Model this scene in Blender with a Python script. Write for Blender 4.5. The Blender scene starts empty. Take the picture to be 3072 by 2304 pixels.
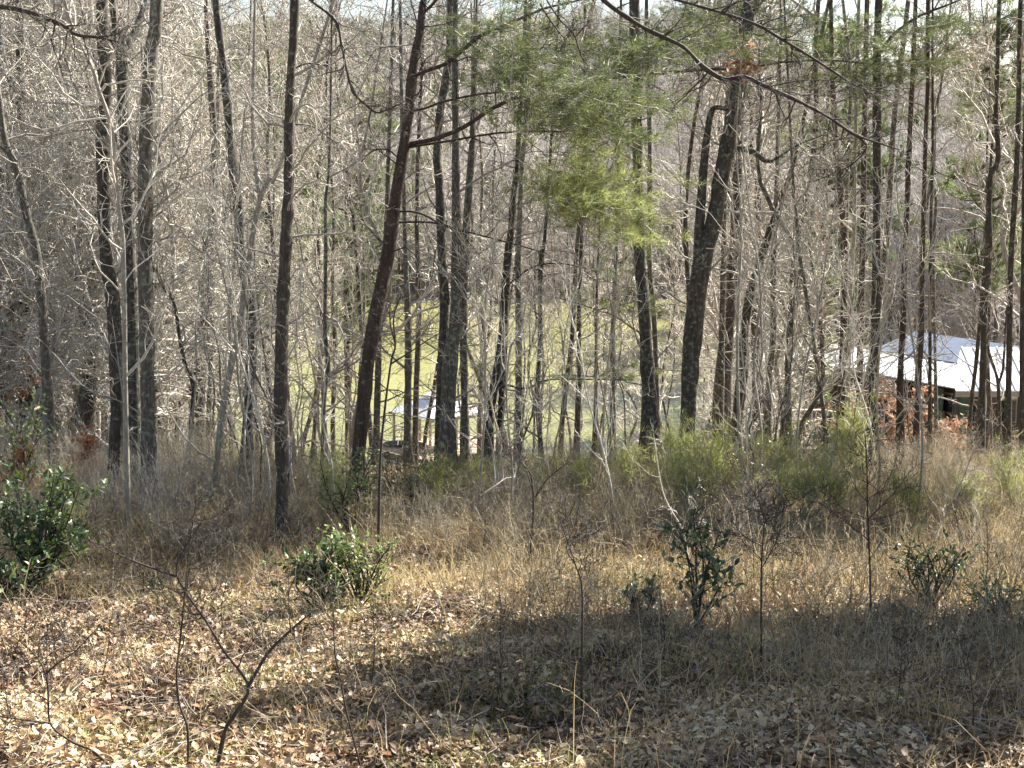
import bpy, math, random
import numpy as np
from mathutils import Vector, Matrix

R = math.radians
rng = np.random.default_rng(7)
random.seed(7)
SC = bpy.context.scene
COL = SC.collection

# ------------------------------------------------------------------ camera
F = 4728.0            # focal length in pixels of the 3072 wide photograph
PITCH = R(-8.0)
ZC = 3.0
cam_d = bpy.data.cameras.new('camera')
cam = bpy.data.objects.new('camera', cam_d)
COL.objects.link(cam)
cam.location = (0, 0, ZC)
cam.rotation_euler = (R(90) + PITCH, 0, 0)
cam_d.sensor_width = 36
cam_d.lens = 36 * F / 3072
cam_d.clip_end = 4000
cam_d.clip_start = 0.1
SC.camera = cam

# ------------------------------------------------------------------ light
SUN_AZ, SUN_EL = 51.0, 37.0
world = bpy.data.worlds.new('World')
SC.world = world
world.use_nodes = True
wn = world.node_tree.nodes
wl = world.node_tree.links
wn.clear()
sky = wn.new('ShaderNodeTexSky')
sky.sky_type = 'NISHITA'
sky.sun_disc = False
sky.sun_elevation = R(SUN_EL)
sky.sun_rotation = R(SUN_AZ)
sky.altitude = 200
sky.dust_density = 1.5
bg = wn.new('ShaderNodeBackground')
bg.inputs['Strength'].default_value = 0.05
wo = wn.new('ShaderNodeOutputWorld')
wl.new(sky.outputs[0], bg.inputs[0])
wl.new(bg.outputs[0], wo.inputs[0])

sd = bpy.data.lights.new('sun', 'SUN')
sd.energy = 5.0
sd.angle = R(0.5)
sd.color = (1.0, 0.945, 0.865)
sun = bpy.data.objects.new('sun', sd)
COL.objects.link(sun)
SUNV = Vector((math.sin(R(SUN_AZ)) * math.cos(R(SUN_EL)), math.cos(R(SUN_AZ)) * math.cos(R(SUN_EL)), math.sin(R(SUN_EL))))
sun.rotation_euler = SUNV.to_track_quat('Z', 'Y').to_euler()
sun.location = (30, 20, 60)

SC.view_settings.view_transform = 'Standard'
SC.view_settings.look = 'None'
SC.view_settings.gamma = 1
SC.view_settings.use_curve_mapping = False
SC.view_settings.exposure = 2.15
SC.cycles.max_bounces = 5
SC.cycles.diffuse_bounces = 2
SC.cycles.glossy_bounces = 2
SC.cycles.transmission_bounces = 2
SC.cycles.caustics_reflective = False
SC.cycles.caustics_refractive = False

LAKE_Z = -17.0

# ------------------------------------------------------------------ terrain
def sst(a, b, x):
    t = np.clip((x - a) / (b - a), 0, 1)
    return t * t * (3 - 2 * t)

def interp(y, ys, zs):
    return np.interp(y, ys, zs)

def H(x, y):
    x = np.asarray(x, float); y = np.asarray(y, float)
    near = np.where(y < 24, -0.07 * y, -1.68)
    centre = interp(y, [-50, 24, 28, 84, 92, 150, 225, 232, 250, 430, 470, 700, 2000],
                    [3.5, -1.68, -2.5, -16.7, -18.5, -20, -18.5, -16.6, -12.5, 25, 27, 20, 10])
    right = interp(y, [-50, 24, 27, 60, 74, 92, 120, 240, 290, 440, 490, 700, 2000],
                   [3.5, -1.68, -2.15, -8.5, -11.15, -12.0, -13.5, -12.5, -7, 14, 19, 14, 8])
    left = interp(y, [-50, 24, 28, 80, 110, 200, 250, 430, 470, 700, 2000],
                  [3.5, -1.68, -2.5, -14.5, -15.6, -14.5, -10, 27, 29, 22, 12])
    wr = sst(9, 17, x - 0.04 * np.maximum(y - 60, 0))
    wr = np.where(y > 110, sst(14, 60, x - 0.02 * y), wr)
    t = np.clip((y - 100) / 30, 0, 1)
    wr = (1 - t) * sst(9, 17, x) + t * sst(.118, .155, x / np.maximum(y, 24))
    wl_ = sst(0.165, 0.215, -x / np.maximum(y, 24)) * sst(24, 60, y)
    z = centre * (1 - wr) + right * wr
    z = z * (1 - wl_) + left * wl_
    far = np.clip((y - 30) / 60, 0, 1)
    b = 0.05 * np.sin(x * 0.9 + 1.3 * np.sin(y * 0.55)) + 0.045 * np.sin(y * 1.25 + 0.8 * x) + 0.03 * np.sin(2.3 * x - 1.7 * y + 1)
    b2 = 0.25 * np.sin(x * 0.13 + y * 0.05) + 0.2 * np.sin(y * 0.11 - x * 0.07)
    hill = sst(260, 420, y) * (3.0 * np.sin(x * 0.021 + 1.0) + 1.5 * np.sin(x * 0.055))
    return z + b + far * b2 * 0.6 + hill

def ray(px, py):
    x = (px - 1536) / F; up = -(py - 1152) / F
    c, s = math.cos(PITCH), math.sin(PITCH)
    return np.array([x, c - up * s, s + up * c])

def P(px, py, Y):
    """point of the place seen at (px,py) at distance Y ahead"""
    d = ray(px, py)
    return np.array([0, 0, ZC]) + d * (Y / d[1])

def hit(px, py):
    d = ray(px, py); d = d / d[1]
    t = 4.0
    while t < 600:
        p = d * t
        if ZC + p[2] < H(p[0], p[1]):
            return np.array([p[0], p[1], float(H(p[0], p[1]))])
        t += 0.05
    return d * 60

# ------------------------------------------------------------------ object helpers
def tag(o, label=None, cat=None, group=None, kind=None):
    if label: o['label'] = label
    if cat: o['category'] = cat
    if group: o['group'] = group
    if kind: o['kind'] = kind
    return o

def empty(name, loc, label=None, cat=None, group=None, rz=0.0):
    o = bpy.data.objects.new(name, None)
    COL.objects.link(o)
    o.location = [float(v) for v in loc]
    o.rotation_euler = (0, 0, rz)
    o.empty_display_size = 0.2
    return tag(o, label, cat, group)

def mesh_np(name, v, faces_flat, counts, mat, smooth=True):
    """mesh from numpy: v (N,3), faces_flat loop vertex ids, counts per face"""
    me = bpy.data.meshes.new(name)
    v = np.ascontiguousarray(v, np.float32)
    me.vertices.add(len(v)); me.vertices.foreach_set('co', v.ravel())
    me.loops.add(len(faces_flat)); me.loops.foreach_set('vertex_index', np.ascontiguousarray(faces_flat, np.int32))
    me.polygons.add(len(counts))
    starts = np.concatenate([[0], np.cumsum(counts)[:-1]]).astype(np.int32)
    me.polygons.foreach_set('loop_start', starts)
    me.polygons.foreach_set('loop_total', np.ascontiguousarray(counts, np.int32))
    if smooth:
        me.polygons.foreach_set('use_smooth', np.ones(len(counts), bool))
    me.update(calc_edges=True)
    if mat: me.materials.append(mat)
    return me

def link(name, me, parent=None, loc=(0, 0, 0)):
    o = bpy.data.objects.new(name, me)
    if name in ('twigs', 'needles', 'bright_needles', 'leaves', 'branchlets', 'crown'): o['kind'] = 'stuff'
    COL.objects.link(o)
    o.location = [float(a) for a in loc]
    if parent: o.parent = parent
    return o

def tube_geo(pts, rad, sides):
    """pts (N,S,3), rad (N,S) -> verts, quads"""
    N, S, _ = pts.shape
    t = np.gradient(pts, axis=1)
    t /= np.linalg.norm(t, axis=2, keepdims=True) + 1e-9
    ov = pts[:, -1] - pts[:, 0]
    ref = np.zeros((N, 3)); ref[np.arange(N), np.argmin(np.abs(ov), axis=1)] = 1
    u = np.cross(t, ref[:, None, :]); u /= np.linalg.norm(u, axis=2, keepdims=True) + 1e-9
    w = np.cross(t, u)
    a = np.arange(sides) / sides * 2 * np.pi
    v = pts[:, :, None, :] + rad[:, :, None, None] * (np.cos(a)[None, None, :, None] * u[:, :, None, :] + np.sin(a)[None, None, :, None] * w[:, :, None, :])
    idx = np.arange(N * S * sides).reshape(N, S, sides)
    a0 = idx[:, :-1, :]; a1 = np.roll(a0, -1, axis=2); b0 = idx[:, 1:, :]; b1 = np.roll(b0, -1, axis=2)
    q = np.stack([a0, a1, b1, b0], axis=-1).reshape(-1, 4)
    return v.reshape(-1, 3), q

class Tubes:
    def __init__(self): self.v = []; self.q = []; self.n = 0
    def add(self, pts, rad, sides=3):
        if pts.ndim == 2: pts = pts[None]; rad = np.asarray(rad)[None]
        v, q = tube_geo(pts, rad, sides)
        self.v.append(v); self.q.append(q + self.n); self.n += len(v)
        return self
    def mesh(self, name, mat, origin=(0, 0, 0), rough=0.0):
        v = np.concatenate(self.v) - np.asarray(origin)[None]
        q = np.concatenate(self.q)
        return mesh_np(name, v, q.ravel(), np.full(len(q), 4), mat)

def norm(a):
    return a / (np.linalg.norm(a, axis=-1, keepdims=True) + 1e-9)

def sprout(pts, rad, n, t0, t1, length, r0, ang, segs=4, wig=0.35, up=0.05, rfrac=0.25, g=rng, lenvar=0.5, axisbias=None):
    """grow n children on every parent polyline; returns (pts, rad) of the children"""
    N, S, _ = pts.shape
    pi = np.repeat(np.arange(N), n)
    t = g.uniform(t0, t1, N * n) * (S - 1)
    i = np.minimum(t.astype(int), S - 2); f = (t - i)[:, None]
    o = pts[pi, i] * (1 - f) + pts[pi, i + 1] * f
    pr = rad[pi, i] * (1 - f[:, 0]) + rad[pi, i + 1] * f[:, 0]
    tan = norm(pts[pi, i + 1] - pts[pi, i])
    rnd = norm(g.normal(size=tan.shape))
    if axisbias is not None: rnd = norm(rnd + axisbias)
    perp = norm(rnd - tan * np.sum(rnd * tan, axis=1, keepdims=True))
    a = R(1) * g.normal(ang, ang * 0.25, N * n)[:, None]
    d = norm(tan * np.cos(a) + perp * np.sin(a))
    L = length * (1 + lenvar * g.uniform(-1, 1, N * n)) * (1.0 - 0.35 * (t / (S - 1)))
    step = (L / segs)[:, None]
    out = np.empty((N * n, segs + 1, 3)); out[:, 0] = o
    p = o.copy()
    for k in range(segs):
        d = norm(d + g.normal(size=d.shape) * wig + np.array([0, 0, up]))
        p = p + d * step
        out[:, k + 1] = p
    rr = np.minimum(r0 * (0.6 + 0.8 * g.random(N * n)), pr * 0.75)
    tap = np.linspace(1, rfrac, segs + 1)
    return out, rr[:, None] * tap[None]

def spline(ctrl, n):
    """Catmull-Rom through control rows (any width)"""
    c = np.asarray(ctrl, float)
    if len(c) < 3:
        t = np.linspace(0, 1, n)[:, None]
        return c[0] * (1 - t) + c[-1] * t
    e = np.vstack([2 * c[0] - c[1], c, 2 * c[-1] - c[-2]])
    m = len(c) - 1
    out = []
    for s in np.linspace(0, m - 1e-6, n):
        i = int(s); u = s - i
        p0, p1, p2, p3 = e[i], e[i + 1], e[i + 2], e[i + 3]
        out.append(0.5 * ((2 * p1) + (-p0 + p2) * u + (2 * p0 - 5 * p1 + 4 * p2 - p3) * u * u + (-p0 + 3 * p1 - 3 * p2 + p3) * u ** 3))
    return np.array(out)

def needles_geo(pos, dirs, k, L, wd, g=rng, spread=0.9):
    """k thin needles per tuft -> verts, tris"""
    M = len(pos)
    d = norm(np.repeat(dirs, k, 0) + g.normal(size=(M * k, 3)) * spread)
    o = np.repeat(pos, k, 0) + g.normal(size=(M * k, 3)) * L * 0.12
    s = norm(np.cross(d, norm(g.normal(size=d.shape))))
    l = L * g.uniform(0.6, 1.1, (M * k, 1))
    v = np.stack([o - s * wd / 2, o + s * wd / 2, o + d * l], 1).reshape(-1, 3)
    return v

def tri_mesh(name, v, mat):
    n = len(v) // 3
    return mesh_np(name, v, np.arange(n * 3), np.full(n, 3), mat, smooth=False)

def leaves_geo(pos, d, nrm, L, W, fold=0.3, curl=0.25, g=rng):
    """folded 6-vertex leaves: base, two left, two right... -> verts, faces(4 quads)"""
    M = len(pos)
    L = np.broadcast_to(L, (M,))[:, None]; W = np.broadcast_to(W, (M,))[:, None]
    d = norm(d); s = norm(np.cross(d, nrm)); n = np.cross(s, d)
    fo = fold * g.uniform(0.2, 1.6, (M, 1)); cu = curl * g.normal(size=(M, 1))
    b = pos
    m1 = pos + d * L * 0.38; m2 = pos + d * L * 0.74 + n * L * cu * 0.35; tip = pos + d * L + n * L * cu
    l1 = m1 + s * W * 0.5 + n * W * fo * 0.5; r1 = m1 - s * W * 0.5 + n * W * fo * 0.5
    l2 = m2 + s * W * 0.38 + n * W * fo * 0.4; r2 = m2 - s * W * 0.38 + n * W * fo * 0.4
    v = np.stack([b, m1, m2, tip, l1, l2, r1, r2], 1).reshape(-1, 3)
    base = (np.arange(M) * 8)[:, None]
    tri = np.array([[0, 1, 4], [0, 6, 1], [2, 3, 5], [2, 7, 3]])
    quad = np.array([[1, 2, 5, 4], [1, 6, 7, 2]])
    ff = np.concatenate([(base + tri.reshape(1, -1)), (base + quad.reshape(1, -1))], 1)
    cnt = np.tile(np.array([3, 3, 3, 3, 4, 4]), M)
    return v, ff.ravel(), cnt

# ------------------------------------------------------------------ materials
def new_mat(name):
    m = bpy.data.materials.new(name); m.use_nodes = True
    nt = m.node_tree; nt.nodes.clear()
    return m, nt, nt.nodes, nt.links

def ramp(nodes, stops):
    r = nodes.new('ShaderNodeValToRGB')
    cr = r.color_ramp
    while len(cr.elements) > 1: cr.elements.remove(cr.elements[-1])
    cr.elements[0].position = stops[0][0]; cr.elements[0].color = (*stops[0][1], 1)
    for p, c in stops[1:]:
        e = cr.elements.new(p); e.color = (*c, 1)
    return r

def bark_mat(name, dark, light, lichen=None, licham=0.0, scale=1.0, bump=0.6):
    m, nt, N, Lk = new_mat(name)
    out = N.new('ShaderNodeOutputMaterial'); bs = N.new('ShaderNodeBsdfPrincipled')
    tc = N.new('ShaderNodeTexCoord'); mp = N.new('ShaderNodeMapping')
    mp.inputs['Scale'].default_value = (26 * scale, 26 * scale, 5 * scale)
    n1 = N.new('ShaderNodeTexNoise'); n1.inputs['Scale'].default_value = 1.6; n1.inputs['Detail'].default_value = 6
    n1.inputs['Roughness'].default_value = 0.65
    Lk.new(tc.outputs['Object'], mp.inputs[0]); Lk.new(mp.outputs[0], n1.inputs['Vector'])
    rp = ramp(N, [(0.34, dark), (0.52, tuple((a + b) / 2 for a, b in zip(dark, light))), (0.68, light)])
    Lk.new(n1.outputs[0], rp.inputs[0])
    col = rp.outputs[0]
    if lichen:
        n2 = N.new('ShaderNodeTexNoise'); n2.inputs['Scale'].default_value = 17; n2.inputs['Detail'].default_value = 6
        Lk.new(tc.outputs['Object'], n2.inputs['Vector'])
        r2 = ramp(N, [(0.62 - licham * 0.25, (0, 0, 0)), (0.70 - licham * 0.2, (1, 1, 1))])
        Lk.new(n2.outputs[0], r2.inputs[0])
        mx = N.new('ShaderNodeMix'); mx.data_type = 'RGBA'
        Lk.new(r2.outputs[0], mx.inputs[0]); Lk.new(col, mx.inputs[6]); mx.inputs[7].default_value = (*lichen, 1)
        col = mx.outputs[2]
    Lk.new(col, bs.inputs['Base Color'])
    bs.inputs['Roughness'].default_value = 0.85
    bp = N.new('ShaderNodeBump'); bp.inputs['Strength'].default_value = bump; bp.inputs['Distance'].default_value = 0.02
    Lk.new(n1.outputs[0], bp.inputs['Height']); Lk.new(bp.outputs[0], bs.inputs['Normal'])
    Lk.new(bs.outputs[0], out.inputs[0])
    return m

def island_mat(name, stops, rough=0.6, trans=0.0, tcol=None, spec=0.5, patch=None):
    """colour that differs from piece to piece; optional light passing through the leaf"""
    m, nt, N, Lk = new_mat(name)
    out = N.new('ShaderNodeOutputMaterial'); bs = N.new('ShaderNodeBsdfPrincipled')
    ge = N.new('ShaderNodeNewGeometry')
    rp = ramp(N, stops)
    src = ge.outputs['Random Per Island']
    if patch:
        tc = N.new('ShaderNodeTexCoord'); nz = N.new('ShaderNodeTexNoise'); nz.inputs['Scale'].default_value = patch
        nz.inputs['Detail'].default_value = 2
        Lk.new(tc.outputs['Object'], nz.inputs['Vector'])
        ma = N.new('ShaderNodeMath'); ma.operation = 'MULTIPLY_ADD'; ma.inputs[1].default_value = 0.55
        Lk.new(src, ma.inputs[0])
        mb = N.new('ShaderNodeMath'); mb.operation = 'MULTIPLY_ADD'; mb.inputs[1].default_value = 1.6; mb.inputs[2].default_value = -0.55
        Lk.new(nz.outputs[0], mb.inputs[0]); Lk.new(mb.outputs[0], ma.inputs[2])
        ma.use_clamp = True
        src = ma.outputs[0]
    Lk.new(src, rp.inputs[0])
    Lk.new(rp.outputs[0], bs.inputs['Base Color'])
    bs.inputs['Roughness'].default_value = rough
    bs.inputs['Specular IOR Level'].default_value = spec
    if trans > 0:
        tr = N.new('ShaderNodeBsdfTranslucent')
        if tcol: tr.inputs[0].default_value = (*tcol, 1)
        else: Lk.new(rp.outputs[0], tr.inputs[0])
        mx = N.new('ShaderNodeMixShader'); mx.inputs[0].default_value = trans
        Lk.new(bs.outputs[0], mx.inputs[1]); Lk.new(tr.outputs[0], mx.inputs[2])
        Lk.new(mx.outputs[0], out.inputs[0])
    else:
        Lk.new(bs.outputs[0], out.inputs[0])
    return m

def plain_mat(name, col, rough=0.7, var=0.25, scale=8.0, metallic=0.0, bump=0.0, stretch=(1, 1, 1)):
    m, nt, N, Lk = new_mat(name)
    out = N.new('ShaderNodeOutputMaterial'); bs = N.new('ShaderNodeBsdfPrincipled')
    tc = N.new('ShaderNodeTexCoord'); mp = N.new('ShaderNodeMapping'); mp.inputs['Scale'].default_value = stretch
    nz = N.new('ShaderNodeTexNoise'); nz.inputs['Scale'].default_value = scale; nz.inputs['Detail'].default_value = 5
    Lk.new(tc.outputs['Object'], mp.inputs[0]); Lk.new(mp.outputs[0], nz.inputs['Vector'])
    rp = ramp(N, [(0.3, tuple(c * (1 - var) for c in col)), (0.7, tuple(min(1, c * (1 + var)) for c in col))])
    Lk.new(nz.outputs[0], rp.inputs[0]); Lk.new(rp.outputs[0], bs.inputs['Base Color'])
    bs.inputs['Roughness'].default_value = rough; bs.inputs['Metallic'].default_value = metallic
    if bump:
        bp = N.new('ShaderNodeBump'); bp.inputs['Strength'].default_value = bump; bp.inputs['Distance'].default_value = 0.02
        Lk.new(nz.outputs[0], bp.inputs['Height']); Lk.new(bp.outputs[0], bs.inputs['Normal'])
    Lk.new(bs.outputs[0], out.inputs[0])
    return m

M = {}
M['bark_dark'] = bark_mat('bark_dark', (0.022, 0.017, 0.014), (0.10, 0.08, 0.062), (0.16, 0.17, 0.13), 0.2)
M['bark_pine'] = bark_mat('bark_pine', (0.026, 0.018, 0.014), (0.115, 0.075, 0.055), (0.2, 0.17, 0.13), 0.1, scale=0.8, bump=0.9)
M['bark_grey'] = bark_mat('bark_grey', (0.045, 0.038, 0.03), (0.18, 0.155, 0.125), (0.22, 0.24, 0.18), 0.35)
M['bark_oak'] = bark_mat('bark_oak', (0.025, 0.021, 0.017), (0.12, 0.10, 0.08), (0.18, 0.2, 0.15), 0.35, scale=0.7, bump=1.0)
M['bark_pale'] = bark_mat('bark_pale', (0.20, 0.17, 0.14), (0.42, 0.38, 0.32), (0.4, 0.42, 0.33), 0.2, bump=0.2)
M['twig'] = bark_mat('twig_bark', (0.19, 0.16, 0.135), (0.50, 0.445, 0.39), (0.34, 0.36, 0.28), 0.3, bump=0.0)
M['twig_pale'] = bark_mat('twig_pale', (0.40, 0.35, 0.29), (0.80, 0.745, 0.65), (0.42, 0.45, 0.36), 0.3, bump=0.0)
M['brush'] = bark_mat('brush_stem', (0.28, 0.21, 0.12), (0.66, 0.56, 0.36), None, 0, bump=0.0)
M['twig_dark'] = bark_mat('twig_dark', (0.022, 0.017, 0.014), (0.075, 0.058, 0.046), None, 0, bump=0.0)
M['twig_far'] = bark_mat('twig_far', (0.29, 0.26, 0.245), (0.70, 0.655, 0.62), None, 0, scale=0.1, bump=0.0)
M['needle'] = island_mat('pine_needles', [(0, (0.05, 0.075, 0.03)), (0.5, (0.11, 0.14, 0.05)), (1, (0.21, 0.225, 0.08))], 0.5, 0.45, None, 0.4)
M['needle_bright'] = island_mat('sunlit_pine_needles', [(0, (0.12, 0.16, 0.05)), (0.5, (0.23, 0.27, 0.09)), (1, (0.40, 0.40, 0.16))], 0.5, 0.5, None, 0.4)  # brighter copy of the pine needles, sunlight on the sprays put into the colour
M['needle_soft'] = island_mat('soft_pine_needles', [(0, (0.14, 0.17, 0.05)), (0.5, (0.28, 0.31, 0.10)), (1, (0.44, 0.43, 0.18))], 0.6, 0.5, None, 0.3)
M['needle_far'] = island_mat('far_pine_needles', [(0, (0.10, 0.14, 0.055)), (1, (0.25, 0.30, 0.13))], 0.7, 0.45, None, 0.2)
M['litter'] = island_mat('leaf_litter', [(0, (0.035, 0.02, 0.012)), (0.32, (0.12, 0.068, 0.038)), (0.6, (0.36, 0.24, 0.135)), (0.8, (0.58, 0.44, 0.255)), (1, (0.70, 0.58, 0.37))], 0.55, 0.12, None, 0.4, patch=1.1)
M['beech'] = island_mat('dry_beech_leaves', [(0, (0.22, 0.11, 0.06)), (0.5, (0.42, 0.24, 0.14)), (1, (0.55, 0.37, 0.24))], 0.6, 0.35, None, 0.3)
M['orange_leaf'] = island_mat('orange_leaves', [(0, (0.35, 0.13, 0.05)), (1, (0.6, 0.28, 0.12))], 0.6, 0.4, None, 0.3)
M['straw'] = island_mat('dry_grass', [(0, (0.13, 0.075, 0.035)), (0.35, (0.34, 0.235, 0.11)), (0.65, (0.58, 0.46, 0.25)), (1, (0.66, 0.57, 0.34))], 0.6, 0.4, None, 0.3, patch=.9)
M['green_grass'] = island_mat('green_grass', [(0, (0.10, 0.14, 0.03)), (0.6, (0.24, 0.27, 0.07)), (1, (0.42, 0.38, 0.17))], 0.6, 0.4, None, 0.3)
M['evergreen'] = island_mat('evergreen_leaves', [(0, (0.02, 0.04, 0.02)), (0.5, (0.06, 0.10, 0.045)), (0.8, (0.15, 0.21, 0.09)), (1, (0.36, 0.40, 0.22))], 0.42, 0.18, (0.12, 0.2, 0.03), 0.5)
M['light_leaf'] = island_mat('light_green_leaves', [(0, (0.07, 0.10, 0.04)), (0.5, (0.17, 0.215, 0.09)), (1, (0.36, 0.38, 0.20))], 0.4, 0.35, (0.22, 0.28, 0.08), 0.5)
M['bud'] = island_mat('red_buds', [(0, (0.35, 0.08, 0.05)), (1, (0.5, 0.16, 0.08))], 0.6, 0.3)

# ground
def ground_mat():
    m, nt, N, Lk = new_mat('forest_floor')
    out = N.new('ShaderNodeOutputMaterial'); bs = N.new('ShaderNodeBsdfPrincipled')
    tc = N.new('ShaderNodeTexCoord')
    vo = N.new('ShaderNodeTexVoronoi'); vo.inputs['Scale'].default_value = 16
    nd = N.new('ShaderNodeTexNoise'); nd.inputs['Scale'].default_value = 9; nd.inputs['Detail'].default_value = 6
    Lk.new(tc.outputs['Object'], vo.inputs['Vector']); Lk.new(tc.outputs['Object'], nd.inputs['Vector'])
    sep = N.new('ShaderNodeSeparateColor'); Lk.new(vo.outputs['Color'], sep.inputs[0])
    rp = ramp(N, [(0, (0.05, 0.033, 0.022)), (0.4, (0.14, 0.095, 0.06)), (0.8, (0.26, 0.19, 0.13)), (1, (0.36, 0.28, 0.19))])
    Lk.new(sep.outputs[0], rp.inputs[0])
    r2 = ramp(N, [(0.3, (0.07, 0.05, 0.032)), (0.7, (0.22, 0.165, 0.105))]); Lk.new(nd.outputs[0], r2.inputs[0])
    mx = N.new('ShaderNodeMix'); mx.data_type = 'RGBA'; mx.inputs[0].default_value = 0.45
    Lk.new(rp.outputs[0], mx.inputs[6]); Lk.new(r2.outputs[0], mx.inputs[7])
    # mossy and grassy patches
    n3 = N.new('ShaderNodeTexNoise'); n3.inputs['Scale'].default_value = 0.7; n3.inputs['Detail'].default_value = 4
    Lk.new(tc.outputs['Object'], n3.inputs['Vector'])
    r3 = ramp(N, [(0.52, (0, 0, 0)), (0.72, (1, 1, 1))]); Lk.new(n3.outputs[0], r3.inputs[0])
    mg = N.new('ShaderNodeMix'); mg.data_type = 'RGBA'
    Lk.new(r3.outputs[0], mg.inputs[0]); Lk.new(mx.outputs[2], mg.inputs[6]); mg.inputs[7].default_value = (0.22, 0.20, 0.09, 1)
    Lk.new(mg.outputs[2], bs.inputs['Base Color'])
    bs.inputs['Roughness'].default_value = 0.9
    bp = N.new('ShaderNodeBump'); bp.inputs['Strength'].default_value = 0.8; bp.inputs['Distance'].default_value = 0.04
    Lk.new(nd.outputs[0], bp.inputs['Height']); Lk.new(bp.outputs[0], bs.inputs['Normal'])
    Lk.new(bs.outputs[0], out.inputs[0])
    return m
M['ground'] = ground_mat()

def water_mat():
    m, nt, N, Lk = new_mat('lake_water')
    out = N.new('ShaderNodeOutputMaterial'); bs = N.new('ShaderNodeBsdfPrincipled')
    tc = N.new('ShaderNodeTexCoord')
    n0 = N.new('ShaderNodeTexNoise'); n0.inputs['Scale'].default_value = 0.03; n0.inputs['Detail'].default_value = 4
    mp = N.new('ShaderNodeMapping'); mp.inputs['Scale'].default_value = (0.5, 1.6, 1)
    Lk.new(tc.outputs['Object'], mp.inputs[0]); Lk.new(mp.outputs[0], n0.inputs['Vector'])
    rp = ramp(N, [(0.35, (0.215, 0.215, 0.075)), (0.65, (0.285, 0.275, 0.10))]); Lk.new(n0.outputs[0], rp.inputs[0])
    Lk.new(rp.outputs[0], bs.inputs['Base Color'])
    bs.inputs['Roughness'].default_value = 0.18
    bs.inputs['IOR'].default_value = 1.25
    n1 = N.new('ShaderNodeTexNoise'); n1.inputs['Scale'].default_value = 1.3; n1.inputs['Detail'].default_value = 4
    Lk.new(mp.outputs[0], n1.inputs['Vector'])
    bp = N.new('ShaderNodeBump'); bp.inputs['Strength'].default_value = 0.5; bp.inputs['Distance'].default_value = 0.12
    Lk.new(n1.outputs[0], bp.inputs['Height']); Lk.new(bp.outputs[0], bs.inputs['Normal'])
    Lk.new(bs.outputs[0], out.inputs[0])
    return m
M['water'] = water_mat()

# ------------------------------------------------------------------ the setting: ground and lake
def warp(n, lo, hi, k, c=0.0):
    u = np.linspace(-1, 1, n)
    s = np.sinh(k * u) / math.sinh(k)
    return np.where(s < 0, c + (c - lo) * s, c + (hi - c) * s)
gx = warp(321, -1100, 1100, 7.2)
gy = warp(321, -300, 1900, 7.2, 13.0)
X, Y = np.meshgrid(gx, gy)
Z = H(X, Y)
V = np.stack([X, Y, Z], -1).reshape(-1, 3)
ii = np.arange(321 * 321).reshape(321, 321)
q = np.stack([ii[:-1, :-1], ii[:-1, 1:], ii[1:, 1:], ii[1:, :-1]], -1).reshape(-1, 4)
ground = link('ground', mesh_np('ground', V, q.ravel(), np.full(len(q), 4), M['ground']))
tag(ground, kind='structure')

wv = np.array([[-600, 60, LAKE_Z], [600, 60, LAKE_Z], [600, 420, LAKE_Z], [-600, 420, LAKE_Z]], float)
lake = link('lake_water', mesh_np('lake_water', wv, np.arange(4), np.array([4]), M['water']))
tag(lake, kind='structure')

# ------------------------------------------------------------------ box building helper
class Boxes:
    def __init__(self): self.v = []; self.f = []
    def box(self, x0, x1, y0, y1, z0, z1):
        n = len(self.v)
        self.v += [(x0, y0, z0), (x1, y0, z0), (x1, y1, z0), (x0, y1, z0), (x0, y0, z1), (x1, y0, z1), (x1, y1, z1), (x0, y1, z1)]
        self.f += [tuple(n + i for i in t) for t in ((0, 3, 2, 1), (4, 5, 6, 7), (0, 1, 5, 4), (1, 2, 6, 5), (2, 3, 7, 6), (3, 0, 4, 7))]
        return self
    def prism(self, poly, th):
        """sheet through the 3-D polygon with thickness th downward"""
        n = len(self.v); k = len(poly)
        self.v += [tuple(p) for p in poly] + [(p[0], p[1], p[2] - th) for p in poly]
        self.f.append(tuple(n + i for i in range(k))); self.f.append(tuple(n + k + i for i in reversed(range(k))))
        for i in range(k):
            j = (i + 1) % k
            self.f.append((n + i, n + k + i, n + k + j, n + j))
        return self
    def build(self, name, mat, parent=None):
        me = bpy.data.meshes.new(name); me.from_pydata(self.v, [], self.f); me.materials.append(mat)
        return link(name, me, parent)

M['white_metal'] = plain_mat('white_metal_roof', (0.80, 0.81, 0.82), 0.35, 0.04, 1.0)
M['blue_grey'] = plain_mat('blue_grey_metal_roof', (0.09, 0.12, 0.18), 0.65, 0.15, 2.0)
M['brown_board'] = plain_mat('brown_wall_board', (0.10, 0.065, 0.045), 0.8, 0.35, 4.0, stretch=(1, 1, 8))
M['grey_wood'] = plain_mat('weathered_grey_wood', (0.33, 0.29, 0.25), 0.85, 0.25, 5.0, stretch=(1, 6, 6))
M['tan_wood'] = plain_mat('tan_dock_plank', (0.50, 0.36, 0.25), 0.8, 0.2, 4.0, stretch=(1, 6, 1))
M['dark_wood'] = plain_mat('dark_timber', (0.06, 0.045, 0.035), 0.85, 0.3, 4.0)
M['green_panel'] = plain_mat('dark_green_panel', (0.05, 0.10, 0.08), 0.6, 0.2, 3.0)
M['glass'] = plain_mat('dark_window_glass', (0.03, 0.04, 0.05), 0.08, 0.1, 3.0)
M['tarp'] = plain_mat('dark_grey_tarp', (0.07, 0.085, 0.09), 0.55, 0.2, 5.0, bump=0.5)

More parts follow.
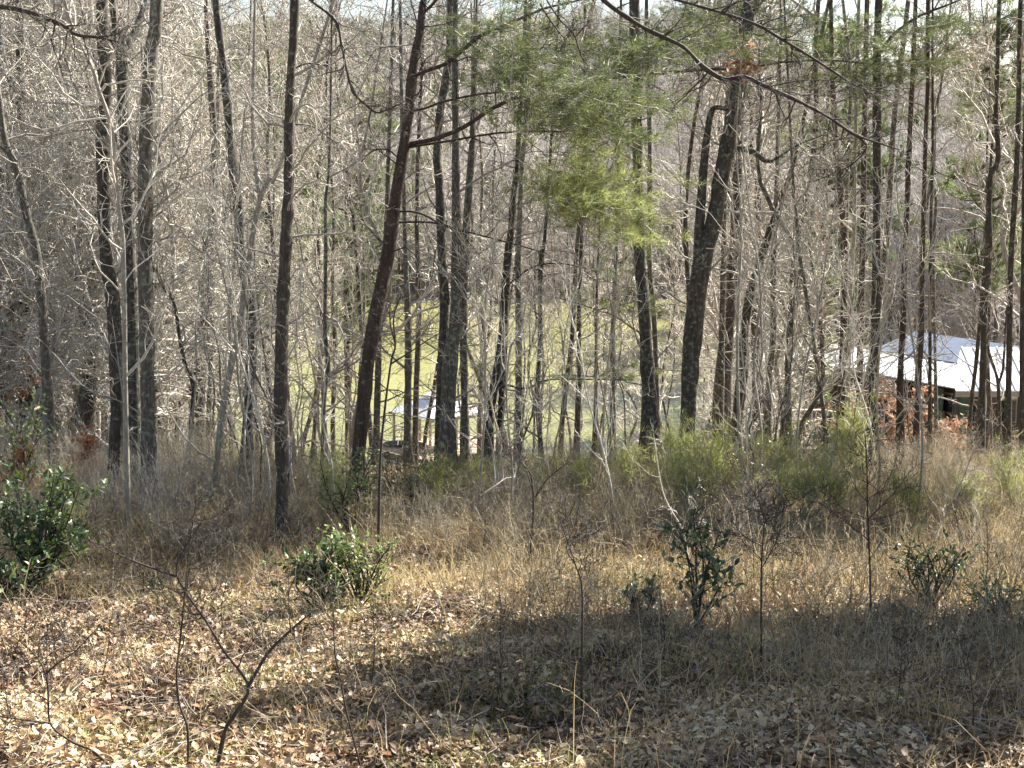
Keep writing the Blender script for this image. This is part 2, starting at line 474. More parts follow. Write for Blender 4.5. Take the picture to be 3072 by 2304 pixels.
# ------------------------------------------------------------------ pavilion and dock on the lake
DY = 106.0
pc = P(1314, 1360, DY)
dock_z = LAKE_Z + 0.85
dock = empty('dock', (pc[0], DY, LAKE_Z), 'low tan wooden dock standing in the green lake under the white roofed pavilion', 'dock', rz=R(38))
def dock_build():
    k = 0
    for i in range(31):
        x = -3.9 + i * 0.262
        b = Boxes().box(x, x + 0.25, -4.1 + 0.03 * ((i * 7) % 3), 2.6, dock_z - LAKE_Z, dock_z - LAKE_Z + 0.05)
        b.build('plank', M['tan_wood'] if i % 5 else M['grey_wood'], dock)
    Boxes().box(-3.95, 4.24, -4.16, -4.1, 0.35, 0.82).box(-4.0, -3.94, -4.1, 2.6, 0.35, 0.82).box(4.2, 4.26, -4.1, 2.6, 0.2, 0.5).build('fascia', M['dark_wood'], dock)
    for (x, y) in ((-2.5, -3.9), (0.8, -3.9), (4.0, -3.9), (-2.5, 2.4), (4.0, 2.4), (-2.5, -0.7), (4.0, -0.7)):
        t = Tubes().add(np.array([[x, y, -2.5], [x, y, -0.5], [x, y, 1.0 if x < 0 else 0.5]]), np.array([0.12, 0.12, 0.12]), 8)
        link('piling', t.mesh('piling', M['dark_wood']), dock)
dock_build()
pav = empty('lake_pavilion', (pc[0], DY, dock_z + 0.05), 'small open pavilion with white hipped roof and raised cap standing over the lake', 'pavilion', rz=R(38))
hw = 2.45; ez = 2.3; cw = 0.62; cz = ez + 1.05
post_me = None
for (x, y) in ((-hw + .3, -hw + .3), (hw - .3, -hw + .3), (hw - .3, hw - .3), (-hw + .3, hw - .3), (0, -hw + .3), (0, hw - .3)):
    o = Boxes().box(x - .07, x + .07, y - .07, y + .07, 0, ez - 0.02); o.build('post', M['grey_wood'], pav)
c4 = [(-hw, -hw), (hw, -hw), (hw, hw), (-hw, hw)]
for i in range(4):
    a = c4[i]; b = c4[(i + 1) % 4]
    poly = [(a[0], a[1], ez), (b[0], b[1], ez), (b[0] * cw / hw, b[1] * cw / hw, cz), (a[0] * cw / hw, a[1] * cw / hw, cz)]
    Boxes().prism(poly, 0.06).build('roof_slope', M['white_metal'], pav)
Boxes().box(-hw + .04, hw - .04, -hw + .04, -hw + .1, ez - .24, ez - .07).box(-hw + .04, hw - .04, hw - .1, hw - .04, ez - .24, ez - .07).build('eave_beam', M['grey_wood'], pav)
Boxes().box(-cw + .08, cw - .08, -cw + .08, cw - .08, cz - .1, cz + .12).build('cupola', M['dark_wood'], pav)
cb = Boxes()
n = 0
cb.v = [(-cw - .1, -cw - .1, cz + .12), (cw + .1, -cw - .1, cz + .12), (cw + .1, cw + .1, cz + .12), (-cw - .1, cw + .1, cz + .12), (0, 0, cz + .42)]
cb.f = [(0, 1, 4), (1, 2, 4), (2, 3, 4), (3, 0, 4), (3, 2, 1, 0)]
cb.build('roof_cap', M['white_metal'], pav)
rl = Boxes()
for z in (0.45, 0.9):
    rl.box(-hw + .38, -.08, hw - .33, hw - .27, z, z + .06); rl.box(.08, hw - .38, hw - .33, hw - .27, z, z + .06)
rl.build('railing', M['grey_wood'], pav)
# covered boat on the dock
bt = Tubes()
cl = np.array([[-1.7, 0, .12], [-1.2, 0, .25], [-.4, 0, .34], [.5, 0, .34], [1.2, 0, .26], [1.6, 0, .14]])
bt.add(spline(cl, 14), np.interp(np.linspace(0, 1, 14), [0, .2, .6, .9, 1], [.04, .3, .36, .28, .1]), 12)
bo = link('covered_boat', bt.mesh('covered_boat', M['tarp']), None, (pc[0] - 2.2, DY - 0.9, dock_z + 0.05))
bo.rotation_euler = (0, 0, R(-14)); bo.scale = (1, 1, 0.7)
tag(bo, 'dark grey tarp covered boat lying on the left end of the dock', 'boat')

# ------------------------------------------------------------------ lakeside cabin with the white roof (right)
CY = 76.0
def cabin():
    # local frame: u runs along the long eave from right/near to left/far
    pr = P(2872, 1171, 73.0); pl = P(2352, 1066, 85.0)
    root = empty('lakeside_cabin', (pr[0], pr[1], float(H(pr[0] + 3, pr[1] + 3))), 'long low brown cabin with white metal roofs beside the lake, seen through the trunks', 'cabin')
    ox, oy, oz = root.location
    def Lc(p): return (p[0] - ox, p[1] - oy, p[2] - oz)
    ez = (pr[2] + pl[2]) / 2 - oz
    a = np.array([pr[0] - ox, pr[1] - oy]); b = np.array([pl[0] - ox, pl[1] - oy])
    u = (b - a) / np.linalg.norm(b - a); nrm = np.array([-u[1], u[0]]);
    if nrm[1] < 0: nrm = -nrm
    Ltot = np.linalg.norm(b - a)
    def pt(s, t, z): return (a[0] + u[0] * s + nrm[0] * t, a[1] + u[1] * s + nrm[1] * t, z)
    z0 = -3.0
    # long roof: standing seam panels each a part
    npan = 15
    for i in range(npan):
        s0 = i * Ltot / npan; s1 = (i + 1) * Ltot / npan - 0.03
        Boxes().prism([pt(s0, 0, ez), pt(s1, 0, ez), pt(s1, 2.3, ez + 0.72), pt(s0, 2.3, ez + 0.72)], 0.05).build('roof_panel', M['white_metal'], root)
    sm = Boxes()
    for i in range(1, npan):
        s0 = i * Ltot / npan - .035
        sm.prism([pt(s0, 0, ez + .045), pt(s0 + .045, 0, ez + .045), pt(s0 + .045, 2.3, ez + .765), pt(s0, 2.3, ez + .765)], 0.05)
    sm.build('roof_seam', M['white_metal'], root)
    Boxes().prism([pt(-0.1, 2.34, ez + .78), pt(Ltot * .66, 2.34, ez + .78), pt(Ltot * .66, 5.0, ez + 1.6), pt(-0.1, 5.0, ez + 1.6)], 0.05).build('upper_roof', M['blue_grey'], root)
    def quadwall(s0, s1, t, zb, zt, th, name, mat, label=None):
        o = Boxes().prism([pt(s0, t, zt), pt(s1, t, zt), pt(s1, t + th, zt), pt(s0, t + th, zt)], zt - zb).build(name, mat, root)
        if label: o['label'] = label
        return o
    # board walls, every board a part where the photo shows them
    nb = 16
    for i in range(nb):
        zb = z0 + 0.9 + i * 0.28
        if zb + .27 > ez - .1: break
        quadwall(Ltot * .02, Ltot * .63, 1.1 + 0.01 * (i % 2), zb, zb + .265, .1, 'wall_board', M['brown_board'])
    for s in (0.08, .2, .33, .46, .58):
        w = quadwall(Ltot * s, Ltot * s + 1.0, 1.02, ez - 1.5, ez - .5, .05, 'window', M['grey_wood'])
        o = Boxes().prism([pt(Ltot * s + .08, .985, ez - .58), pt(Ltot * s + .92, .985, ez - .58), pt(Ltot * s + .92, 1.015, ez - .58), pt(Ltot * s + .08, 1.015, ez - .58)], .84).build('pane', M['glass'], w)
    quadwall(Ltot * .12, Ltot * .22, .6, ez - 1.75, ez - .25, .05, 'shutter', M['green_panel'])
    for s in np.linspace(.02, .99, 9):
        quadwall(Ltot * s, Ltot * s + .14, .12, z0, ez - .05, .14, 'post', M['dark_wood'])
    quadwall(Ltot * .02, Ltot * .99, 2.4, z0, ez + .6, .1, 'rear_wall', M['dark_wood'])
    # deck on the left half
    dz = ez - 2.6
    for i in range(11):
        t = -1.6 + i * .24
        Boxes().prism([pt(Ltot * .55, t, dz), pt(Ltot * 1.0, t, dz), pt(Ltot * 1.0, t + .22, dz), pt(Ltot * .55, t + .22, dz)], .05).build('deck_board', M['grey_wood'], root)
    quadwall(Ltot * .55, Ltot * 1.0, -1.68, dz - .32, dz + .02, .06, 'deck_rim', M['grey_wood'])
    for zz in (.35, .62, .9):
        quadwall(Ltot * .55, Ltot * 1.0, -1.66, dz + zz, dz + zz + .09, .04, 'rail', M['grey_wood'])
    for s in np.linspace(.55, .99, 7):
        quadwall(Ltot * s, Ltot * s + .1, -1.6, z0, dz + 1.0, .1, 'rail_post', M['dark_wood'])
    return root
cab = cabin()

def wing():
    pl = P(2868, 1172, 71.0); prr = P(3330, 1172, 70.0)
    g0 = float(H(pl[0] + 3, pl[1] + 1))
    root = empty('cabin_wing', (pl[0], pl[1], g0), 'near white roofed building at the right edge with stacked slat railing below', 'building')
    oz = root.location.z
    ez = pl[2] - oz; W = prr[0] - pl[0]
    npan = 12
    for i in range(npan):
        x0 = i * W / npan; x1 = (i + 1) * W / npan - .03
        f0 = min(1.25, 0.15 + x0 * 1.1); f1 = min(1.25, 0.15 + x1 * 1.1)
        Boxes().prism([(x0, 0, ez), (x1, 0, ez), (x1, 3.2 * f1 / 1.25, ez + f1 * 1.3), (x0, 3.2 * f0 / 1.25, ez + f0 * 1.3)], .05).build('roof_panel', M['white_metal'], root)
    sm = Boxes()
    for i in range(2, npan):
        x0 = i * W / npan - .035
        sm.prism([(x0, 0, ez + .045), (x0 + .045, 0, ez + .045), (x0 + .045, 3.2, ez + 1.67), (x0, 3.2, ez + 1.67)], .05)
    sm.build('roof_seam', M['white_metal'], root)
    Boxes().box(0, W, .02, .08, ez - .3, ez - .06).build('fascia', M['grey_wood'], root)
    for i in range(12):
        zb = -1.0 + i * .3
        if zb + .28 > ez - .3: break
        Boxes().box(.3, W, 1.4 + .01 * (i % 2), 1.5, zb, zb + .285).build('wall_board', M['brown_board'], root)
    for k in range(5):
        x = 1.0 + k * 1.35
        if x + .9 > W: break
        wdw = Boxes().box(x, x + .9, 1.33, 1.39, ez - 1.7, ez - .6).build('window', M['grey_wood'], root)
        Boxes().box(x + .07, x + .83, 1.30, 1.328, ez - 1.63, ez - .67).build('pane', M['glass'], wdw)
    Boxes().box(.35, 1.0, 1.3, 1.39, ez - 2.2, ez - .4).build('door', M['green_panel'], root)
    for k in range(6):
        x = .1 + k * 1.4
        if x > W: break
        Boxes().box(x, x + .12, .12, .24, -1.5, ez - .06).build('post', M['dark_wood'], root)
    for k in range(9):
        Boxes().box(2.0, W, -.6 + k * .22, -.4 + k * .22, .25, .31).build('deck_board', M['grey_wood'], root)
    for k in range(4):
        Boxes().box(2.0, W, -.66, -.62, .45 + k * .22, .56 + k * .22).build('rail', M['grey_wood'], root)
    for k in range(5):
        Boxes().box(2.0 + k * 1.3, 2.1 + k * 1.3, -.62, -.52, -1.5, 1.4).build('rail_post', M['grey_wood'], root)
    return root
wing()

# ------------------------------------------------------------------ traced trees near the camera
GT = 'tall trunks at the brow of the slope'
def trunk_world(poly, depth, base_py=None, extend=7.0, n=44, flare=1.6):
    """poly rows (px,py,w) top to bottom; returns (pts, rad) from the ground up"""
    top = poly[0]; bot = poly[-1]
    ws = [(P(px, py, depth), w / 2 / F * depth) for px, py, w in poly]
    rows = [[*p, r] for p, r in ws][::-1]
    p0 = rows[0]
    gz = float(H(p0[0], p0[1]))
    if p0[2] > gz + .15:
        dx = (rows[0][0] - rows[1][0]) / max(rows[1][2] - rows[0][2], .2) * 0.5
        rows.insert(0, [p0[0] + dx * (p0[2] - gz) * 1.0, p0[1], gz - .15, p0[3] * flare])
    else:
        rows[0][2] = gz - .15
        rows[0][3] *= flare
    if extend:
        a = np.array(rows[-1]); b = np.array(rows[-3 if len(rows) > 3 else -2])
        d = (a - b)[:3]; d = d / np.linalg.norm(d)
        d = norm(d + np.array([0, 0, .6]))
        e1 = a[:3] + d * extend * .5; e2 = e1 + norm(d + np.array([.1 * random.uniform(-1, 1), .1, .5])) * extend * .5
        rows.append([*e1, a[3] * .66]); rows.append([*e2, a[3] * .22])
    c = spline(rows, n)
    c[:, 3] = np.maximum(c[:, 3], .004)
    return c[:, :3], c[:, 3]

def jitter(pts, rad, amp=.06):
    r = rad * (1 + amp * rng.normal(size=len(rad)))
    return pts, r

def limb_world(poly, depth, ddepth=0.0, n=14):
    rows = []
    for i, (px, py, w) in enumerate(poly):
        dd = depth + ddepth * i / max(1, len(poly) - 1)
        rows.append([*P(px, py, dd), w / 2 / F * dd])
    c = spline(rows, n)
    return c[:, :3], np.maximum(c[:, 3], .003)

def grow_twigs(pts, rad, n1, L1, n2=5, n3=4, t0=.2, t1=.98, up=.08, r1=.014, ang=62, wig=.33, thick=1.0, droop=0):
    T = Tubes()
    pp = pts[None]; rr = rad[None]
    a, ar = sprout(pp, rr, n1, t0, t1, L1, r1 * thick, ang, 6, wig * .8, up)
    T.add(a, ar, 5)
    b, br = sprout(a, ar, n2, .2, .95, L1 * .42, r1 * .5 * thick, 48, 5, wig, up * .8)
    T.add(b, np.maximum(br, .0018 * thick), 3)
    if n3:
        c, cr = sprout(b, br, n3, .2, 1, L1 * .2, r1 * .3 * thick, 45, 3, wig, up)
        T.add(c, np.maximum(cr, .0016 * thick), 3)
    return T, a

def make_tree(name, label, cat, poly, depth, mat, limbs=(), twigs=None, twigmat='twig', group=GT, extend=7.0, sides=12, needles=None, forks=()):
    pts, rad = trunk_world(poly, depth, extend=extend)
    _, rad = jitter(pts, rad)
    base = pts[0].copy()
    root = empty(name, base, label, cat, group)
    me = Tubes().add(pts, rad, sides).mesh('trunk', M[mat], base)
    link('trunk', me, root)
    lps = []
    for f in forks:
        lp, lr = limb_world(f[0], depth, f[1], 20)
        if f[2]:
            d = norm(lp[-1] - lp[-3] + np.array([0, 0, .1])); e = lp[-1] + d * f[2]
            lp = np.vstack([lp, (lp[-1] + e) / 2, e]); lr = np.append(lr, [lr[-1] * .6, lr[-1] * .2])
        link('fork', Tubes().add(lp, lr, 10).mesh('fork', M[mat], base), root)
        lps.append((lp, lr))
    for l in limbs:
        lp, lr = limb_world(l[0], depth, l[1])
        link('limb', Tubes().add(lp, lr, 8).mesh('limb', M[mat if len(l) < 3 else l[2]], base), root)
        lps.append((lp, lr))
    T = Tubes(); nd = []
    tw = twigs or dict(n1=16, L1=1.6)
    t, a = grow_twigs(pts, rad, **tw)
    T.v += t.v; T.q += [x + T.n for x in t.q]; T.n += t.n
    for lp, lr in lps:
        LL = float(np.linalg.norm(lp[-1] - lp[0]))
        t, a = grow_twigs(lp, lr, max(4, int(LL * 4)), min(.9, .25 + LL * .3), 5, 3, .15, 1.0, up=.05, r1=.008)
        T.v += t.v; T.q += [x + T.n for x in t.q]; T.n += t.n
    link('twigs', T.mesh('twigs', M[twigmat], base), root)
    return root, pts, rad, lps, base

TREES = [
 # label, cat, mat, depth, poly(top->bottom), limbs, forks, twigs
 ('dark straight trunk on the left, hugging the inner side of the forked tree', 'bark_dark', 19.3,
  [(305,0,38),(315,231,40),(308,417,42),(319,768,44),(338,900,44),(352,1185,44),(345,1400,46),(338,1570,50)], [], [], dict(n1=22, L1=1.5)),
 ('thin pale stem curving down in front of the left pair of dark trunks', 'bark_pale', 17.6,
  [(194,0,10),(213,69,11),(250,153,12),(278,208,12),(296,268,12),(324,347,13),(340,417,13),(347,555,14),(366,694,14),(372,850,15),(377,1231,15),(384,1600,16)], [], [], dict(n1=30, L1=1.3)),
 ('dark trunk that forks into a V near the top left of the photo', 'bark_oak', 20.6,
  [(338,0,24),(350,80,28),(366,165,38),(370,324,38),(380,463,36),(384,602,38),(389,768,40),(398,1046,42),(403,1323,44),(407,1500,48)], [],
  [([(370,178,26),(395,120,24),(420,60,22),(438,10,20)], .6, 4.0)], dict(n1=20, L1=1.6)),
 ('thick grey lichen spotted trunk, rightmost of the tight left group', 'bark_grey', 18.9,
  [(472,0,42),(456,139,42),(447,255,40),(438,417,42),(435,532,44),(436,671,46),(435,768,46),(440,1000,46),(444,1231,46),(446,1416,50),(446,1580,56)], [], [], dict(n1=24, L1=1.7)),
 ('slanting grey trunk with pale snapped collar nearest the left edge', 'bark_grey', 22,
  [(-12,200,14),(0,301,16),(14,417,18),(51,509,24),(70,602,26),(93,694,26),(111,768,27),(125,907,28),(134,1046,28),(143,1185,30),(157,1323,30),(167,1480,32)],
  [([(50,500,14),(30,470,10),(0,440,8),(-40,420,6)], 0)], [], dict(n1=24, L1=1.8)),
 ('wide brown trunk in the shade behind the left edge thicket', 'bark_dark', 27,
  [(272,560,26),(278,768,36),(275,920,38),(273,1092,38),(268,1300,40),(262,1470,46)], [], [], dict(n1=14, L1=1.8)),
 ('blurry brown trunk at far left behind the slanting grey one', 'bark_dark', 30,
  [(60,300,22),(66,700,30),(72,1000,32),(75,1290,34)], [], [], dict(n1=16, L1=2.0)),
 ('dark trunk bending right as it descends, left of the tall black trunk', 'bark_oak', 21.3,
  [(648,0,22),(667,162,24),(685,324,28),(694,463,30),(713,602,32),(724,768,33),(750,884,34),(755,1046,36),(745,1231,36),(736,1450,38)], [], [], dict(n1=24, L1=1.5)),
 ('slender sapling with sunlit edge leaning from the black trunk down to the left', 'bark_pale', 19.6,
  [(852,458,12),(810,532,13),(782,592,15),(764,671,17),(750,768,18),(736,840,18),(722,976,20),(699,1069,20),(671,1208,20),(657,1323,20),(648,1416,20),(634,1540,22)],
  [([(694,1060,8),(686,953,8),(690,884,8),(703,790,8),(712,600,7),(735,324,5)], -.3, 'bark_pale')],
  [([(778,590,12),(768,509,11),(759,417,10),(757,300,9),(762,150,8)], .3, 3.0)], dict(n1=22, L1=1.2)),
 ('tall nearly black trunk running straight from top to brush, left of centre', 'bark_dark', 17.0,
  [(885,0,26),(875,185,26),(868,370,30),(866,555,32),(856,768,36),(847,953,38),(843,1138,42),(843,1323,40),(847,1462,38),(847,1670,42)],
  [([(868,215,7),(920,190,6),(985,195,5),(1030,170,4)], .4),([(866,370,6),(940,380,5),(1010,430,4)], .5)], [], dict(n1=22, L1=1.2)),
 ('twin grey stems left of the bending trunk, the left and darker one', 'bark_dark', 26,
  [(620,60,14),(634,278,20),(643,417,22),(639,555,22),(634,694,22),(615,768,22),(611,953,22),(602,1069,22),(598,1400,24)], [], [], dict(n1=18, L1=1.7)),
 ('twin grey stems left of the bending trunk, the right and thinner one', 'bark_grey', 27,
  [(650,500,12),(636,768,16),(634,1046,16),(625,1277,17),(618,1440,19)], [], [], dict(n1=14, L1=1.5)),
 ('thin dark snaking stem between the left group and the twin stems', 'bark_dark', 23,
  [(440,740,7),(468,805,9),(491,861,10),(523,911,11),(537,1000,11),(555,1092,12),(579,1152,13),(576,1231,13),(562,1440,15)], [], [], dict(n1=16, L1=1.2)),
 ('thin wavy stem standing before the green water right of the black trunk', 'bark_grey', 23,
  [(990,430,8),(977,600,10),(977,768,11),(975,1000,12),(984,1092,13),(973,1185,13),(968,1370,13),(968,1490,15)], [], [], dict(n1=22, L1=1.3)),
 ('dark trunk of the central cluster, its left member beside the pavilion', 'bark_oak', 22.5,
  [(1350,0,20),(1350,139,22),(1340,231,25),(1322,324,24),(1311,463,24),(1320,579,26),(1325,768,26),(1334,907,28),(1325,1092,28),(1320,1231,30),(1325,1450,32)], [], [], dict(n1=20, L1=1.5)),
 ('thick vine covered trunk hiding the middle of the pavilion roof', 'bark_grey', 21.8,
  [(1366,100,18),(1366,185,20),(1367,417,22),(1368,600,26),(1371,768,34),(1366,953,38),(1350,1092,45),(1343,1277,48),(1343,1475,54)], [], [], dict(n1=22, L1=1.5)),
 ('grey trunk just right of the pavilion, right member of the central cluster', 'bark_grey', 23.0,
  [(1420,300,16),(1418,417,20),(1408,555,22),(1394,768,22),(1390,1000,24),(1394,1185,24),(1394,1440,27)], [], [], dict(n1=18, L1=1.5)),
 ('dark trunk leaning right with a second stem splitting low beside the dock', 'bark_dark', 22.3,
  [(1556,417,14),(1552,509,16),(1538,602,18),(1533,694,20),(1524,768,24),(1515,907,26),(1510,1000,28),(1496,1092,28),(1478,1185,28),(1468,1277,28),(1459,1475,32)],
  [([(1530,850,7),(1600,800,6),(1680,790,5),(1760,805,4)], .5),([(1500,1150,7),(1580,1165,6),(1640,1140,5),(1760,1138,4),(1900,1140,3)], .5)],
  [([(1487,1475,20),(1501,1277,20),(1510,1092,20),(1522,900,16)], .15, 0)], dict(n1=20, L1=1.2)),
 ('straight slim grey trunk with a bright right edge, right of the dock', 'bark_grey', 25,
  [(1580,300,12),(1566,500,15),(1556,768,19),(1556,1000,20),(1556,1150,21),(1556,1490,23)], [], [], dict(n1=18, L1=1.4)),
 ('slim dark stem with upward forks standing right of the straight slim trunk', 'bark_dark', 24,
  [(1640,640,10),(1624,768,13),(1621,860,14),(1621,1023,15),(1612,1185,16),(1621,1323,16),(1626,1475,18)], [], [], dict(n1=18, L1=1.2)),
 ('dark mossy trunk widening to a broad foot right of centre', 'bark_oak', 24.0,
  [(1903,0,32),(1908,278,34),(1913,463,31),(1918,768,33),(1931,907,36),(1941,1092,41),(1950,1231,50),(1955,1400,62)],
  [([(1915,480,7),(1880,470,6),(1820,430,5),(1760,400,4)], -.3, 'bark_pale')], [], dict(n1=22, L1=1.6)),
 ('greenish pale trunk tight behind the mossy broad footed trunk', 'bark_grey', 27,
  [(1940,60,12),(1945,231,14),(1950,463,15),(1948,768,16),(1965,1000,16),(1975,1380,18)], [], [], dict(n1=16, L1=1.6)),
 ('slanting brown trunk with a light base right of the big leaning oak', 'bark_dark', 27,
  [(2395,430,12),(2340,600,18),(2285,770,25),(2251,884,27),(2233,1000,28),(2219,1161,28),(2205,1277,28),(2191,1420,30)], [], [], dict(n1=20, L1=1.5)),
 ('thin crooked pale stem slanting over the left tip of the cabin roof', 'bark_grey', 24.5,
  [(2380,560,9),(2386,616,10),(2400,768,11),(2418,884,12),(2441,1023,12),(2460,1162,13),(2474,1277,13),(2479,1400,15)], [], [], dict(n1=20, L1=1.2)),
 ('reddish brown trunk in front of the left roof end of the cabin', 'bark_pine', 26,
  [(2496,180,14),(2506,394,18),(2515,509,19),(2529,648,20),(2534,768,21),(2532,953,22),(2527,1138,22),(2525,1380,24)], [], [], dict(n1=18, L1=1.5)),
 ('pale sunlit stem close to the right of the reddish brown trunk', 'bark_pale', 25.5,
  [(2571,200,11),(2566,463,12),(2562,694,13),(2552,850,14),(2548,1046,15),(2543,1277,15),(2539,1400,17)], [], [], dict(n1=18, L1=1.3)),
 ('brown trunk squeezed between the pale stem and the black pine', 'bark_pine', 26.5,
  [(2601,0,14),(2597,231,15),(2592,463,16),(2588,768,18),(2580,1092,19),(2580,1390,21)], [], [], dict(n1=16, L1=1.4)),
 ('straight purple brown trunk first to the right of the black pine', 'bark_pine', 24.3,
  [(2747,0,13),(2738,231,15),(2731,370,16),(2724,555,17),(2715,768,18),(2710,953,19),(2701,1138,20),(2703,1410,22)], [], [], dict(n1=16, L1=1.4)),
 ('straight slim brown trunk second to the right of the black pine', 'bark_pine', 23.8,
  [(2784,0,12),(2784,231,12),(2777,417,13),(2770,694,14),(2765,1000,15),(2754,1185,16),(2745,1420,18)], [], [], dict(n1=16, L1=1.4)),
 ('very thin dark pole third to the right of the black pine', 'bark_dark', 24.5,
  [(2798,0,7),(2798,231,8),(2798,463,9),(2791,768,10),(2790,1138,11),(2790,1420,13)], [], [], dict(n1=16, L1=1.3)),
 ('thin pole kinked halfway, fourth to the right of the black pine', 'bark_grey', 26,
  [(2830,200,6),(2816,290,7),(2803,370,8),(2795,540,9),(2808,600,9),(2800,768,10),(2806,1100,10),(2812,1380,12)], [], [], dict(n1=16, L1=1.3)),
 ('dark pole with a sharp S bend in front of the big white roof', 'bark_dark', 25,
  [(2997,0,11),(2992,231,14),(2988,347,15),(2995,450,16),(2990,495,17),(2971,530,18),(2967,648,18),(2968,768,19),(2955,907,20),(2948,1138,21),(2941,1370,23)],
  [([(2995,140,5),(3030,90,4),(3060,50,3)], .2)], [], dict(n1=18, L1=1.3)),
 ('straight dark pole between the S bent pole and the right edge', 'bark_dark', 24.5,
  [(3062,0,14),(3057,278,16),(3050,509,17),(3034,768,18),(3029,1000,19),(3025,1185,20),(3020,1390,22)], [], [], dict(n1=16, L1=1.3)),
 ('dark trunk cut off by the right edge of the photo', 'bark_dark', 23,
  [(3078,300,14),(3072,768,18),(3068,1100,19),(3068,1530,22)], [], [], dict(n1=14, L1=1.3)),
 ('slanting slim stem left of the S bent pole over the white roof', 'bark_dark', 27,
  [(2962,640,9),(2955,790,11),(2940,960,12),(2928,1092,13),(2915,1200,13),(2904,1360,15)], [], [], dict(n1=12, L1=1.1)),
 ('small dark Y forked sapling before the big white roof', 'bark_dark', 28,
  [(2966,1050,8),(2985,1110,9),(2995,1160,11),(2998,1254,12),(3000,1370,13)], [], [([(2995,1155,8),(3008,1110,8),(3013,1050,7)], .1, 1.5)], dict(n1=14, L1=.9), 2.0),
 ('grey brown trunk left of the pavilion crossing its roof tip', 'bark_grey', 25,
  [(1215,700,14),(1222,900,19),(1225,1092,22),(1223,1277,24),(1228,1460,26)], [], [], dict(n1=16, L1=1.5)),
 ('lichened trunk directly behind the foot of the leaning pine', 'bark_grey', 25.5,
  [(1150,860,15),(1135,1000,19),(1135,1092,20),(1130,1277,21),(1130,1460,23)], [], [], dict(n1=12, L1=1.3)),
 ('slim dark trunk standing over the water midway to the mossy trunk', 'bark_dark', 27,
  [(1745,700,11),(1737,930,14),(1737,1138,16),(1728,1400,18)], [], [], dict(n1=16, L1=1.5)),
 ('slim purple grey trunk just left of the mossy broad footed trunk', 'bark_grey', 28,
  [(1850,700,11),(1839,976,15),(1839,1150,16),(1839,1380,18)], [], [], dict(n1=14, L1=1.4)),
 ('short thick grey trunk between the oak and the slanting brown trunk', 'bark_oak', 30,
  [(2172,700,14),(2168,907,18),(2164,1092,20),(2159,1330,23)], [], [], dict(n1=14, L1=1.4)),
 ('crooked grey trunk with sunlit limbs right of the slanting brown trunk', 'bark_grey', 28,
  [(2330,560,14),(2321,790,19),(2321,1000,21),(2307,1160,22),(2300,1390,25)], [], [], dict(n1=18, L1=1.5)),
 ('pale hair thin sapling pole between the central cluster and the dock end', 'bark_pale', 18,
  [(1500,600,3),(1470,800,4),(1457,907,5),(1456,1100,6),(1455,1231,6),(1444,1400,7),(1432,1560,8)], [], [], dict(n1=16, L1=.8)),
 ('pale hair thin sapling slanting up across the leaning dark trunk', 'bark_pale', 18.5,
  [(1580,900,4),(1556,1000,5),(1530,1050,6),(1515,1200,6),(1495,1400,7),(1470,1570,8)], [], [], dict(n1=14, L1=.8)),
]
for row in TREES:
    lab, mat, dep, poly, limbs, forks, tw = row[:7]
    ext = row[7] if len(row) > 7 else (7.0 if poly[0][1] < 250 else 8.0)
    tw = dict(tw); tw.setdefault('t0', .08)
    tmat = 'twig_pale' if mat in ('bark_pale',) or hash(lab) % 1 else 'twig'
    w = poly[-1][2] / F * dep
    make_tree('bare_tree', lab, 'tree', poly, dep, mat, limbs, tw, tmat, GT, ext, 12, None, forks)

# ---- big leaning oak
oak_poly = [(2262,-30,46),(2247,23,46),(2236,139,42),(2219,255,43),(2201,347,43),(2182,440,46),(2159,555,47),(2141,671,50),(2110,768,56),(2090,907,56),(2076,1046,52),(2067,1185,50),(2060,1323,48),(2050,1420,58)]
make_tree('oak_tree', 'large mossy oak leaning right with a bent elbow limb on its left side', 'tree', oak_poly, 23.4, 'bark_oak',
          [([(2195,440,14),(2225,446,18),(2262,456,18),(2303,486,12),(2345,465,7),(2400,432,5),(2470,405,3)], .3),
           ([(2235,60,12),(2280,10,10),(2330,-40,8)], .2)],
          dict(n1=26, L1=1.7, t0=.25), 'twig', GT, 6.0, 14, None,
          [([(2092,800,28),(2097,700,30),(2104,600,28),(2112,490,25),(2122,400,21),(2133,340,17),(2150,322,14),(2195,332,13)], .1, 0)])

